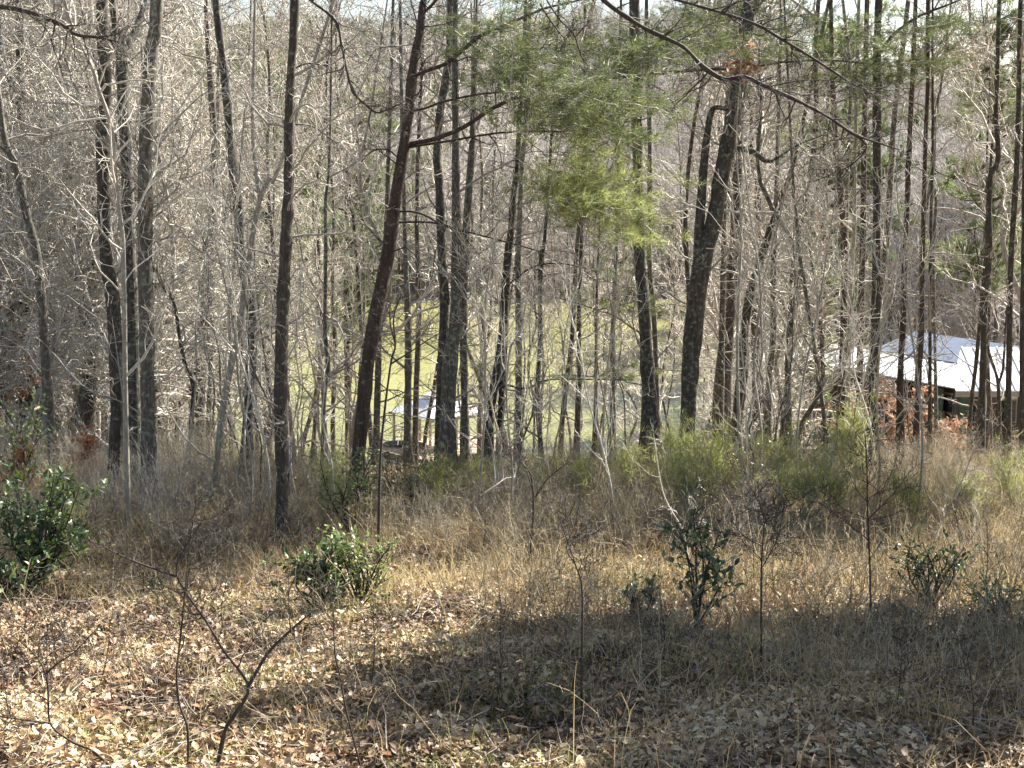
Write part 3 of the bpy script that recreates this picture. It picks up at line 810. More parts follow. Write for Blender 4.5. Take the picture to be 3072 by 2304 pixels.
# ------------------------------------------------------------------ pines with needles near the camera
def bough_needles(base, root, spots, mat, name='needles', tuft=(0.15, 0.007, 9)):
    """spots: (px,py,depth,rx_px,ry_px,n) clouds of tufts on fine twigs"""
    vs = []; T = Tubes()
    for (px, py, dep, rx, ry, n) in spots:
        c = P(px, py, dep); s = dep / F
        n = int(n * 1.9); nb = max(3, n // 9)
        # little branchlets through the cloud
        o = c + rng.normal(size=(nb, 3)) * np.array([rx * s * .65, .6, ry * s * .5])
        d = norm(np.stack([rng.normal(.6, .6, nb), rng.normal(-.1, .5, nb), rng.normal(.05, .2, nb)], 1))
        L = rng.uniform(.3, .7, nb)[:, None]
        pts = np.stack([o + d * L * k / 4 + rng.normal(size=o.shape) * .015 for k in range(5)], 1)
        T.add(pts, np.tile(np.array([.006, .005, .004, .003, .002]), (nb, 1)), 3)
        k = max(2, n // nb)
        tt = rng.uniform(0.1, 1.05, (nb, k))[..., None]
        tp = (o[:, None] + d[:, None] * L[:, None] * tt + rng.normal(size=(nb, k, 3)) * .02).reshape(-1, 3)
        td = norm(np.repeat(d, k, 0) + rng.normal(size=(nb * k, 3)) * .35 + np.array([0, 0, .3]))
        vs.append(needles_geo(tp, td, tuft[2], tuft[0], tuft[1], spread=.55))
    link(name, tri_mesh(name, np.concatenate(vs) - base, M[mat]), root)
    link('branchlets', T.mesh('branchlets', M['twig'], base), root)

pine_poly = [(1272,-20,19),(1269,0,20),(1260,93,25),(1242,185,28),(1232,278,29),(1223,370,30),(1209,463,33),(1186,602,37),(1163,768,40),(1126,953,42),(1103,1092,42),(1089,1231,42),(1075,1370,41),(1062,1510,46)]
root, pts, rad, lps, base = make_tree('pine_tree', 'reddish brown pine leaning right with long bare limbs and green sprays', 'tree', pine_poly, 20.3, 'bark_pine',
          [([(1250,225,10),(1300,205,11),(1348,185,12),(1441,106,11),(1510,79,9),(1626,28,7),(1737,0,5)], -.8, 'bark_pine'),
           ([(1225,432,13),(1302,417,14),(1394,380,13),(1464,333,12),(1530,300,11),(1570,287,10)], -.6, 'bark_pine'),
           ([(1228,442,7),(1300,430,7),(1371,419,7),(1450,405,6),(1533,396,6),(1672,394,5),(1765,407,3)], -.5, 'bark_pine'),
           ([(1238,333,8),(1285,322,7),(1325,306,7),(1441,282,6),(1547,273,4)], -.6, 'bark_pine'),
           ([(1200,480,5),(1163,449,5),(1117,454,4),(1084,486,3)], -.3, 'twig_dark'),
           ([(1197,634,6),(1240,636,6),(1279,648,6),(1348,685,5),(1441,704,4)], -.5, 'twig_dark'),
           ([(1190,667,6),(1300,668,6),(1400,695,5),(1533,730,4),(1640,760,3)], -.7, 'twig_dark'),
           ([(1275,35,9),(1300,10,9),(1330,-30,8)], -.1, 'bark_pine'),
           ([(1250,130,6),(1180,140,5),(1100,140,4),(1020,152,3)], -.3, 'twig_pale')],
          dict(n1=30, L1=.8, t0=.15, r1=.009), 'twig_dark', GT, 7.0, 14)
S = [(1500,235,19.2,90,45,110),(1650,285,18.9,130,55,200),(1760,320,18.8,120,50,160),(1850,300,18.8,90,50,110),
     (1560,120,19.3,110,60,120),(1480,170,19.5,110,40,90),(1700,380,19,150,40,110),(1830,400,19,90,40,80),(1740,250,18.8,150,60,120),(1600,60,19,120,40,70),(1380,90,19.6,80,50,70),(1590,370,19.2,90,30,60),(1400,300,19.7,60,30,30)]
bough_needles(base, root, S, 'needle')
S = [(1690,470,19.6,90,35,70),(1660,565,20,80,30,110),(1745,605,20,90,45,150),(1790,650,20.2,110,40,150),(1620,585,20,70,26,60),(1710,530,20,110,40,80),(1840,560,20.1,80,60,80),(1860,690,20.3,70,40,80),(1750,420,20,110,40,70),(1740,590,20,120,40,120),(1680,560,20,80,30,70)]
bough_needles(base, root, S, 'needle_bright', 'bright_needles')
ps = []

# black pine of the right side, its long limb reaching left over the oak
root, pts, rad, lps, base = make_tree('pine_tree', 'straight black pine right of the oak with one long limb reaching left', 'tree',
          [(2638,-30,21),(2636,0,22),(2631,185,24),(2631,370,25),(2631,555,26),(2629,768,26),(2627,953,28),(2620,1138,28),(2610,1395,30)], 24.0, 'bark_dark',
          [([(2640,155,8),(2660,128,9),(2682,102,9),(2752,51,8),(2858,9,6),(2920,-20,4)], -.5, 'bark_dark'),
           ([(2625,195,7),(2500,180,7),(2360,185,8),(2233,203,9),(2048,213,9),(1860,232,8),(1740,242,6),(1650,252,4)], -2.2, 'bark_pine'),
           ([(1990,222,7),(1860,215,6),(1720,226,5),(1640,236,3)], -4.6, 'bark_pine')],
          dict(n1=22, L1=1.2, t0=.2), 'twig', GT, 7.0, 12)
S = [(1790,165,21.8,110,40,150),(1930,150,21.9,110,45,190),(2060,120,22,110,50,170),(2120,70,24.6,100,50,130),(2230,150,22,90,25,50),
     (1700,190,21.7,60,25,60),(2500,100,23,90,45,50),(2610,205,23.5,110,35,110),(2730,195,23.5,70,35,60),(2200,40,24.6,60,30,40),(2400,230,23,90,40,60),(2560,280,23,80,40,60),(2450,160,23,110,30,90),(2650,120,23,90,30,70),(2780,90,23,80,35,70),(2600,240,23.4,80,30,60),(2850,60,23,90,30,60),(2330,90,24.6,90,40,70),(2180,110,24.6,110,40,100)]
bough_needles(base, root, S, 'needle')

# young pine over the water with dark tufts
root, pts, rad, lps, base = make_tree('young_pine', 'young pine with layered flat green boughs over the water right of centre', 'tree',
          [(1800,640,4),(1795,760,6),(1790,900,8),(1788,1100,10),(1786,1390,13)], 26.0, 'bark_dark',
          [([(1793,930,4),(1700,900,3),(1600,880,2)], -.3, 'twig_dark'), ([(1790,1130,4),(1690,1125,3),(1560,1135,2)], -.3, 'twig_dark'),
           ([(1793,930,4),(1860,915,3),(1930,900,2)], -.3, 'twig_dark'), ([(1796,770,3),(1870,790,3)], -.3, 'twig_dark')],
          dict(n1=20, L1=.8, t0=.3, r1=.008), 'twig_dark', 'young pines', 1.0, 8)
S = [(1830,800,26,70,35,60),(1870,920,26,80,30,90),(1760,905,26,70,18,30),(1850,1125,26,90,25,60),(1700,1120,26,80,18,30),(1790,690,26,50,30,30),(1420,1130,23.5,60,25,24),(1400,880,25,60,30,20)]
bough_needles(base, root, S, 'needle', tuft=(.13, .006, 14))

# ------------------------------------------------------------------ boughs of trees standing beside / behind the camera, hanging into view
def near_bough(label, poly, depth, trunk_xy, mat, name='overhanging_tree', limb2=(), nd=None, lead=None, dd=0.0):
    gz = float(H(*trunk_xy))
    base = np.array([trunk_xy[0], trunk_xy[1], gz])
    root = empty(name, base, label, 'tree')
    tp = spline([[trunk_xy[0], trunk_xy[1], gz - .1, .17], [trunk_xy[0] + .05, trunk_xy[1], gz + 4, .13], [trunk_xy[0], trunk_xy[1] + .1, gz + 8, .09], [trunk_xy[0] + .2, trunk_xy[1], gz + 12, .03]], 24)
    link('trunk', Tubes().add(tp[:, :3], tp[:, 3], 12).mesh('trunk', M['bark_dark'], base), root)
    lp, lr = limb_world(poly, depth, dd, 40)
    att = np.array([trunk_xy[0], trunk_xy[1], ZC + 2.4 if lead is None else lead])
    mid = (att + lp[0]) / 2 + np.array([0, 0, .35])
    pre = spline([[*att, lr[0] * 1.9], [*mid, lr[0] * 1.4], [*lp[0], lr[0]]], 12)[:-1]
    lp = np.vstack([pre[:, :3], lp]); lr = np.concatenate([pre[:, 3], lr])
    link('limb', Tubes().add(lp, lr * (1 + .12 * rng.normal(size=len(lr))), 8).mesh('limb', M[mat], base), root)
    T = Tubes()
    t, _ = grow_twigs(lp, lr, 34, .42, 4, 3, .3, 1.0, up=.02, r1=.006)
    T.v += t.v; T.q += [x + T.n for x in t.q]; T.n += t.n
    for l in limb2:
        l2, r2 = limb_world(l, depth, dd, 20)
        link('limb', Tubes().add(l2, r2, 6).mesh('limb', M[mat], base), root)
        t, _ = grow_twigs(l2, r2, 14, .35, 3, 3, .1, 1.0, r1=.004)
        T.v += t.v; T.q += [x + T.n for x in t.q]; T.n += t.n
    link('twigs', T.mesh('twigs', M[mat], base), root)
    return root, base

near_bough('tree off to the left whose long black crooked bough crosses the upper right', [(1770,-60,15),(1811,0,15),(1880,51,14),(1950,93,14),(2048,139,13),(2108,199,13),(2173,238,14),(2233,231,13),(2303,262,12),(2409,310,10),(2492,356,9),(2562,403,8),(2627,426,6),(2700,450,3)], 11.5,
           (-5.0, 9.0), 'twig_dark', limb2=[[(1640,0,5),(1680,60,5),(1720,100,5),(1745,170,4),(1770,200,2)], [(1620,10,5),(1640,45,5),(1680,100,4),(1700,120,2)], [(2562,403,5),(2600,440,5),(2560,490,4),(2500,520,3),(2440,545,2)], [(2300,262,4),(2380,245,4),(2460,240,3),(2560,250,2)]])
near_bough('tree off to the right whose thin black bough slopes down beside the oak top', [(1960,-20,8),(2048,5,8),(2178,42,8),(2270,74,9),(2349,120,9),(2441,176,8),(2511,222,7),(2571,259,5),(2640,275,3)], 12.5,
           (-6.2, 12.0), 'twig_dark')
near_bough('tree off to the left whose brown bough enters at the top left corner', [(-60,10,16),(0,19,15),(93,37,14),(185,74,13),(231,104,11),(301,113,8),(352,125,4)], 12.0,
           (-5.6, 11.0), 'bark_dark')
near_bough('tree behind whose dark limb hangs down left of the leaning pine', [(900,-40,9),(931,0,9),(1005,60,9),(1024,130,8),(1040,208,8),(1061,278,8),(1100,315,8),(1130,338,7),(1170,325,5),(1223,301,3)], 14.0,
           (-7.2, 15.5), 'bark_dark')

# ------------------------------------------------------------------ slim saplings in the foreground
def sapling(label, poly, branches=(), mat='twig_dark', n1=14, L1=.5, name='sapling', depth=None, group='slim saplings in the leaf litter'):
    b = poly[-1]
    if depth is None:
        h = hit(b[0], min(b[1], 2290)); depth = h[1]
        if b[1] > 2290: depth *= .985
    rows = [[*P(px, py, depth), w * .38 / F * depth] for px, py, w in poly][::-1]
    gz = float(H(rows[0][0], rows[0][1]))
    rows.insert(0, [rows[0][0], rows[0][1], gz - .05, rows[0][3] * 1.1]) if rows[0][2] > gz + .02 else None
    c = spline(rows, 30); base = np.array([c[0, 0], c[0, 1], gz])
    root = empty(name, base, label, 'sapling', group)
    link('stem', Tubes().add(c[:, :3], np.maximum(c[:, 3], .002) * (1 + .06 * rng.normal(size=30)), 8).mesh('stem', M[mat], base), root)
    T = Tubes()
    t, _ = grow_twigs(c[:, :3], np.maximum(c[:, 3], .004), n1, L1, 4, 3, .25, 1.0, r1=.0035, up=.1)
    T.v += t.v; T.q += [x + T.n for x in t.q]; T.n += t.n
    for br in branches:
        lp, lr = limb_world(br, depth, random.uniform(-.3, .3), 16)
        link('branch', Tubes().add(lp, lr, 6).mesh('branch', M[mat], base), root)
        t, _ = grow_twigs(lp, np.maximum(lr, .004), 8, L1 * .8, 4, 3, .15, 1.0, r1=.003, up=.08)
        T.v += t.v; T.q += [x + T.n for x in t.q]; T.n += t.n
    link('twigs', T.mesh('twigs', M[mat], base), root)
    return root
sapling('thin dark sapling rising straight left of the forked sapling at bottom left', [(590,1500,3),(570,1620,4),(556,1767,6),(551,1814,7),(542,1906,8),(530,2022,9),(539,2115,10),(562,2184,11),(565,2310,12)])
sapling('forked dark sapling spreading a wide Y over the sunlit leaf litter', [(616,1550,5),(556,1642,7),(528,1712,8),(560,1781,9),(616,1860,10),(671,1953,11),(746,2059,14),(700,2150,17),(676,2190,19),(650,2310,21)],
        [[(746,2059,11),(802,1962,10),(871,1892,8),(945,1828,4)], [(528,1730,8),(440,1698,7),(361,1666,5),(268,1619,3)], [(560,1781,5),(570,1700,4),(600,1640,3),(660,1560,2)], [(871,1892,4),(868,1830,3),(872,1760,3),(950,1630,2)]], n1=20)
sapling('low leaning dark sapling in the bottom left corner', [(37,1906,4),(106,1966,6),(139,2030,7),(145,2100,8),(153,2175,9),(215,2225,10),(278,2253,12),(343,2310,14)],
        [[(139,2020,6),(180,1985,5),(227,1953,4),(301,1874,2)], [(145,2050,4),(140,1950,3),(142,1880,2)], [(153,2170,8),(80,2160,6),(0,2150,5)]])
sapling('single dark whip of a sapling bottom centre left', [(1000,1820,4),(1004,1953,6),(1020,2030,7),(1038,2128,8),(1084,2310,9)], n1=8)
sapling('dark straight sapling in the shade band below centre', [(1672,1536,3),(1728,1698,6),(1746,1767,8),(1746,1953,9),(1744,2060,9),(1746,2156,10)], [[(1728,1698,4),(1700,1640,3),(1735,1560,2)]], n1=16)
sapling('black crooked sapling before the sunny straw, below the dock', [(1560,1380,4),(1594,1430,8),(1600,1536,9),(1593,1629,10),(1582,1715,13)], [[(1600,1500,6),(1640,1440,5),(1700,1390,3)], [(1598,1470,5),(1575,1400,4),(1540,1330,2)]], 'bark_dark')
sapling('tall black sapling leaning right in front of the leaning pine foot', [(1204,884,5),(1181,953,6),(1186,1036,8),(1172,1092,8),(1149,1277,10),(1140,1400,11),(1137,1536,12),(1133,1700,14)],
        [[(1172,1092,6),(1240,1050,4),(1300,1010,3),(1400,960,2)], [(1186,1036,5),(1170,960,4),(1172,900,2)]], 'twig_dark', 18)
sapling('small dark sapling under the right hand holly sprig', [(2080,1540,4),(2087,1629,6),(2088,1700,7),(2090,1892,9)])
sapling('bushy dark sapling in the shaded grass right of centre', [(2300,1540,3),(2290,1600,5),(2284,1730,8),(2284,2008,10)], [[(2288,1700,4),(2330,1620,3),(2350,1540,2)]], n1=24)
sapling('straight dark sapling at the right before the pale stub', [(2595,1300,4),(2601,1416,5),(2603,1536,6),(2610,1721,8),(2613,1879,9)], [[(2605,1620,4),(2530,1560,3),(2450,1500,2)], [(2603,1560,4),(2680,1480,3),(2740,1400,2)]], n1=16)
sapling('pale broken stub with two stubby arms in the right hand straw', [(2481,1629,5),(2482,1700,8),(2479,1750,11)], [[(2485,1745,9),(2510,1715,6),(2520,1700,5)], [(2478,1752,9),(2450,1750,7),(2435,1752,4)]], 'bark_pale', 2, .2)
sapling('thin pale curved stem rising from the straw right of centre', [(1960,1300,3),(1990,1480,5),(2050,1600,6),(2075,1750,7)], n1=6, mat='twig_pale')
sapling('long pale stem leaning over the straw at the far right', [(2930,1330,4),(2870,1480,6),(2810,1600,7),(2790,1700,8)], n1=10, mat='twig')
KNEE = [('short dark twiggy stem under the foot of the big leaning oak', 2240,1500,2262,1760),
 ('short twiggy stem just left of the black crooked sapling', 1455,1500,1440,1690),
 ('short twiggy stem between the black trunk foot and the centre evergreen', 905,1540,930,1700),
 ('short twiggy stem left of the black trunk foot', 780,1560,790,1740),
 ('short twiggy stem under the thick grey lichened trunk', 410,1600,430,1790),
 ('short twiggy stem left of the ragged low evergreen at far right', 2860,1500,2880,1720),
 ('short twiggy stem nearest the right edge in the sunny straw', 2960,1560,2950,1800),
 ('short twiggy stem midway between crooked sapling and holly sprig', 1830,1500,1840,1700),
 ('short twiggy stem in sunlit litter below the centre evergreen', 1120,1850,1110,2080),
 ('short twiggy stem right of the straight sapling in the shade', 1980,1800,1990,2000),
 ('short twiggy stem below the straight right hand sapling', 2700,1900,2690,2120),
 ('short twiggy stem in the shade at the bottom right', 2900,1960,2920,2200),
 ('short twiggy stem left of the straight sapling in the shade', 1500,1900,1490,2120),
 ('short twiggy stem in the sunny litter left of the forked sapling', 330,1850,300,2060)]
for (lab, a, b, c, d) in KNEE:
    sapling(lab, [(a, b, 2.5), ((a + c) / 2 + 8, (b + d) / 2, 4), (c, d, 6)], n1=10, L1=.3)

# fallen sticks
def stick(label, poly, mat, name='fallen_stick', lift=.03):
    rows = []
    for px, py, w in poly:
        h = hit(px, py); rows.append([h[0], h[1], h[2] + lift, w / 2 / F * h[1]])
    c = spline(rows, 16); base = c[0, :3].copy()
    o = link(name, Tubes().add(c[:, :3], c[:, 3], 7).mesh(name, M[mat], base), None, base)
    tag(o, label, 'stick', 'sticks lying on the litter')
stick('dark bent stick lying on the sunny leaves at the right', [(2835,1930,6),(2918,1916,9),(2990,1938,10),(3090,1972,12)], 'twig_dark')
stick('pale stick lying across the leaves left of centre', [(1040,1880,5),(1100,1900,6),(1160,1930,4)], 'twig_pale')
stick('pale curved stick lying in the bottom right corner', [(2720,2190,3),(2770,2230,5),(2785,2290,5)], 'twig_pale')
stick('long grey stick lying beyond the sunny litter at left', [(330,1805,5),(430,1798,7),(550,1800,8),(640,1806,5)], 'twig')
stick('short pale stick in the bottom left litter', [(150,2215,6),(200,2200,9),(235,2180,6)], 'bark_pale')
stick('thin pale stick in the dark band right of centre', [(1800,2060,3),(1860,2035,4),(1930,2015,3)], 'twig')

# ------------------------------------------------------------------ leafy evergreen shrubs
def leafy_shrub(name, label, cxp, cyp, dep, wpx, hpx, nleaf, mat, L=.09, W=.035, stems=10, group='leafy evergreen shrubs'):
    s = dep / F
    c0 = P(cxp, cyp, dep); gz = float(H(c0[0], c0[1]))
    base = np.array([c0[0], c0[1], gz]); w = wpx * s; hgt = hpx * s
    root = empty(name, base, label, 'shrub', group)
    g = rng
    ctr = np.array([c0[0], c0[1], gz + .1])
    st = []
    for k in range(stems):
        az = g.uniform(0, 2 * np.pi); rr = w * .5 * math.sqrt(g.random())
        e = np.array([c0[0] + math.cos(az) * rr, c0[1] + math.sin(az) * rr * .8, gz + hgt * g.uniform(.35, 1.15)])
        m = (ctr + e) / 2 + g.normal(size=3) * .05
        st.append(spline([[*base, .012], [*m, .008], [*e, .004]], 8))
    st = np.array(st)
    T = Tubes().add(st[:, :, :3], st[:, :, 3], 5)
    b, br = sprout(st[:, :, :3], st[:, :, 3], 8, .2, 1.0, w * .42 + .08, .005, 50, 4, .25, .1)
    T.add(b, br, 3)
    link('stems', T.mesh('stems', M['twig_dark'], base), root)
    k = max(1, int(nleaf * .75) // len(b))
    pi = np.repeat(np.arange(len(b)), k); t = g.uniform(.2, 1, len(pi)) * 4; i = np.minimum(t.astype(int), 3); f = (t - i)[:, None]
    pos = b[pi, i] * (1 - f) + b[pi, i + 1] * f
    d = norm(norm(b[pi, 4] - b[pi, 2]) * .7 + g.normal(size=pos.shape) * .7)
    nr = norm(np.array([0, 0, 1.]) + g.normal(size=pos.shape) * .45)
    v, ff, cnt = leaves_geo(pos, d, nr, L * g.uniform(.4, 1.1, len(pos)), W * g.uniform(.8, 1.2, len(pos)), .25, .2)
    link('leaves', mesh_np('leaves', v - base, ff, cnt, M[mat]), root)
    return root
d = hit(110, 1795)[1]
leafy_shrub('evergreen_shrub', 'dense dark green glossy shrub at the left edge', 110, 1790, d + .3, 280, 350, 2600, 'evergreen', .09, .03, 18)
leafy_shrub('evergreen_shrub', 'low dark leafy skirt growing at the foot of the left edge shrub', 40, 1800, d - .15, 200, 90, 420, 'evergreen', .10, .036, 8)
leafy_shrub('evergreen_shrub', 'pale leaved young shrub behind the left edge shrub', 60, 1620, 20.0, 220, 260, 1100, 'light_leaf', .07, .03, 12)
d = hit(980, 1845)[1]
leafy_shrub('evergreen_shrub', 'dark bushy evergreen left of centre casting a dark shadow', 960, 1835, d, 170, 190, 1100, 'evergreen', .09, .038, 12)
leafy_shrub('green_shrub', 'bright light green shrub spilling right of the centre evergreen', 1080, 1830, d + .3, 200, 210, 1300, 'light_leaf', .052, .026, 14)
leafy_shrub('green_shrub', 'tall loose light green shrub at the foot of the leaning pine', 1060, 1680, 17.5, 200, 250, 1000, 'light_leaf', .06, .03, 12)
leafy_shrub('green_shrub', 'olive leafy shrub between the leaning pine and central cluster', 1230, 1590, 19.5, 190, 170, 900, 'light_leaf', .05, .024, 12)
leafy_shrub('holly', 'dark holly sprig with stiff level leaves right of centre', 2090, 1780, hit(2090, 1892)[1], 250, 300, 420, 'evergreen', .085, .04, 6)
leafy_shrub('holly', 'small dark holly tuft in the shade band edge', 1905, 1870, hit(1905, 1850)[1], 120, 90, 260, 'evergreen', .06, .03, 6)
leafy_shrub('evergreen_shrub', 'dark ragged low evergreen in the straw far right', 2790, 1800, hit(2790, 1830)[1], 200, 240, 700, 'evergreen', .07, .022, 12)
leafy_shrub('green_shrub', 'low spreading green leaves at the right edge', 2990, 1850, hit(2990, 1850)[1], 260, 80, 600, 'light_leaf', .055, .025, 12)
leafy_shrub('green_shrub', 'little green seedling in the left hand litter', 470, 1790, hit(470, 1790)[1], 60, 40, 90, 'light_leaf', .05, .025, 4)
leafy_shrub('green_shrub', 'pale bush below the cabin at right', 2390, 1530, 22.5, 260, 180, 1100, 'light_leaf', .05, .024, 14)
leafy_shrub('green_shrub', 'pale leafy bush under the big leaning oak', 2250, 1620, 20.0, 230, 170, 800, 'light_leaf', .05, .022, 12)

# ------------------------------------------------------------------ pine seedlings: soft light green plumes at the brow
def seedling(label, px, basepy, hpx, wpx, n, mat='needle_soft'):
    h = hit(px, basepy); dep = h[1]; s = dep / F; base = np.array([h[0], h[1], h[2]])
    root = empty('pine_seedling', base, label, 'young pine', 'young pines')
    c = spline([[*base, .02], [base[0] + .03, base[1], base[2] + hpx * s * .5, .012], [base[0], base[1] + .04, base[2] + hpx * s, .004]], 10)
    T = Tubes().add(c[:, :3], c[:, 3], 6)
    b, br = sprout(c[None, :, :3], c[None, :, 3], 40, .1, 1.0, wpx * s * .7, .005, 44, 5, .2, .12)
    T.add(b, np.maximum(br, .002), 3)
    link('stem', T.mesh('stem', M['twig'], base), root)
    k = max(2, n // 44)
    pi = np.repeat(np.arange(40), k); t = rng.uniform(.15, 1, len(pi)) * 5; i = np.minimum(t.astype(int), 4); f = (t - i)[:, None]
    pos = b[pi, i] * (1 - f) + b[pi, i + 1] * f
    d = norm(b[pi, 5] - b[pi, 2] + np.array([0, 0, .15]))
    pos = pos + rng.normal(size=pos.shape) * .04
    v = needles_geo(pos, d, 7, .15, .0055, spread=.7)
    link('needles', tri_mesh('needles', v - base, M[mat]), root)
SE = [('feathery seedling just left of the forked brow between oak foot and mossy trunk', 1880, 1520, 150, 200, 260),
      ('broad yellow green seedling in the straw before the oak', 2060, 1600, 170, 260, 320),
      ('ragged green seedling in front of the straight dark sapling', 2420, 1620, 170, 240, 320),
      ('feathery green seedling nearest the right edge', 3020, 1560, 150, 200, 260),
      ('yellow green seedling below the mossy broad footed trunk', 1730, 1540, 120, 180, 220),
      ('yellow green seedling left of the leaning pine foot', 980, 1560, 130, 190, 220),
      ('soft green seedling behind the left edge shrub', 190, 1640, 150, 200, 240),('feathery yellow green pine seedling at the foot of the big oak', 2010, 1500, 150, 200, 330),
      ('taller soft green pine seedling just right of the big oak foot', 2130, 1530, 190, 240, 420),
      ('soft green pine seedling between the oak and the cabin deck', 2330, 1540, 170, 220, 330),
      ('dusky green pine seedling behind the straight dark sapling', 2480, 1560, 170, 220, 330),
      ('green pine seedling under the left end of the cabin', 2560, 1480, 220, 200, 330),
      ('small bright pine seedling at the foot of the central cluster', 1420, 1530, 110, 160, 220),
      ('faint green pine seedling left of the black crooked sapling', 1300, 1560, 120, 170, 220),
      ('grey green pine seedling in the straw at far right', 2720, 1620, 160, 160, 240),
      ('tiny green pine seedling in the sunny straw right of centre', 1620, 1500, 80, 130, 160),
      ('pale pine seedling half hidden in straw near the right edge', 2900, 1600, 130, 150, 200)]
for s in SE: seedling(*s)

# ------------------------------------------------------------------ library trees of the slope
def lib_tree(kind, seed):
    g = np.random.default_rng(seed)
    T = Tubes(); W = Tubes()
    if kind in ('slim', 'pole'):
        h = g.uniform(14, 18); r = .11 if kind == 'slim' else .062
        k = 9
        c = np.zeros((k, 4)); c[:, 2] = np.linspace(-.3, h, k)
        c[1:, 0] = np.cumsum(g.normal(0, .16, k - 1)); c[1:, 1] = np.cumsum(g.normal(0, .16, k - 1))
        c[:, 3] = r * np.linspace(1.15, .12, k)
        s = spline(c, 26); T.add(s[:, :3], s[:, 3], 8)
        a, ar = sprout(s[None, :, :3], s[None, :, 3], 34 if kind == 'slim' else 26, .22 if kind == 'slim' else .47, .98, 2.6, .032, 52, 7, .25, .14, g=g)
        b, br = sprout(a, ar, 7, .2, .98, 1.1, .014, 48, 5, .32, .1, g=g)
        e, er = sprout(b, br, 4, .15, 1, .5, .008, 45, 3, .4, .08, g=g)
        W.add(a, ar, 5).add(b, np.maximum(br * 1.2, .006), 3).add(e, np.maximum(er, .0055), 3)
    elif kind == 'under':
        h = g.uniform(5.5, 8); r = .055
        k = 8
        c = np.zeros((k, 4)); c[:, 2] = np.linspace(-.2, h, k)
        c[1:, 0] = np.cumsum(g.normal(.05, .26, k - 1)); c[1:, 1] = np.cumsum(g.normal(0, .26, k - 1))
        c[:, 3] = r * np.linspace(1.1, .12, k)
        s = spline(c, 22); T.add(s[:, :3], s[:, 3], 7)
        a, ar = sprout(s[None, :, :3], s[None, :, 3], 26, .14, .98, 2.3, .02, 62, 8, .25, .1, g=g)
        b, br = sprout(a, ar, 7, .15, .98, .9, .010, 52, 5, .42, .06, g=g)
        e, er = sprout(b, br, 4, .15, 1, .4, .006, 48, 3, .5, .05, g=g)
        W.add(a, ar * 1.2, 5).add(b, np.maximum(br * 1.3, .006), 3).add(e, np.maximum(er * 1.2, .005), 3)
    elif kind == 'far':
        h = g.uniform(13, 19); r = .17
        k = 6
        c = np.zeros((k, 4)); c[:, 2] = np.linspace(-.5, h, k)
        c[1:, 0] = np.cumsum(g.normal(0, .3, k - 1)); c[1:, 1] = np.cumsum(g.normal(0, .3, k - 1))
        c[:, 3] = r * np.linspace(1.1, .15, k)
        s = spline(c, 12); T.add(s[:, :3], s[:, 3], 5)
        a, ar = sprout(s[None, :, :3], s[None, :, 3], 26, .25, .95, 4.2, .07, 48, 5, .22, .16, g=g)
        b, br = sprout(a, ar, 6, .2, .98, 2.0, .04, 45, 4, .3, .12, g=g)
        e, er = sprout(b, br, 4, .15, 1, 1.1, .022, 45, 2, .35, .1, g=g)
        W.add(a, ar, 4).add(b, np.maximum(br, .014), 3).add(e, np.maximum(er, .012), 3)
    return T, W

def pine_lib(seed, h=17, t0=.38, k=5, trunk=True, bl=3.2):
    g = np.random.default_rng(seed)
    T = Tubes()
    c = np.zeros((6, 4)); c[:, 2] = np.linspace(-.4, h, 6); c[1:, 0] = np.cumsum(g.normal(0, .15, 5)); c[:, 3] = np.linspace(.2, .03, 6)
    s = spline(c, 14)
    if trunk: T.add(s[:, :3], s[:, 3], 7)
    a, ar = sprout(s[None, :, :3], s[None, :, 3], 60, t0, .99, bl, .05, 72, 5, .14, .1, g=g)
    T.add(a, ar, 4)
    b, br = sprout(a, ar, 7, .25, 1, 1.0, .02, 50, 3, .2, .1, g=g)
    T.add(b, br, 3)
    nb = len(b)
    pi = np.repeat(np.arange(nb), k); t = g.uniform(.1, 1, len(pi)) * 3; i = np.minimum(t.astype(int), 2); f = (t - i)[:, None]
    pos = b[pi, i] * (1 - f) + b[pi, i + 1] * f
    d = norm(b[pi, 3] - b[pi, 0] + np.array([0, 0, .4]))
    v = needles_geo(pos, d, 10, .38, .035, g=g, spread=.6)
    return T, v

slims = []
for sd_ in range(5):
    T, W = lib_tree('slim', 100 + sd_)
    slims.append((T.mesh('trunk', M['bark_grey' if sd_ % 2 else 'bark_dark']), W.mesh('twigs', M['twig'] if sd_ % 3 else M['twig_pale'])))
poles = []
for sd_ in range(5):
    T, W = lib_tree('pole', 150 + sd_)
    poles.append((T.mesh('trunk', M['bark_grey' if sd_ % 2 else 'bark_dark']), W.mesh('twigs', M['twig'] if sd_ % 3 else M['twig_pale'])))
unders = []
for sd_ in range(5):
    T, W = lib_tree('under', 200 + sd_)
    unders.append((T.mesh('trunk', M['bark_pale' if sd_ % 2 else 'bark_grey']), W.mesh('twigs', M['twig_pale'])))

def put(pair, x, y, sc, rz, name, label, group, names=('trunk', 'crown'), tilt=(0, 0)):
    z = float(H(x, y))
    r = empty(name, (x, y, z), label, 'tree', group, rz)
    r.scale = (sc, sc, sc); r.rotation_euler = (tilt[0], tilt[1], rz)
    for nm, me in zip(names, pair):
        link(nm, me, r)
    return r

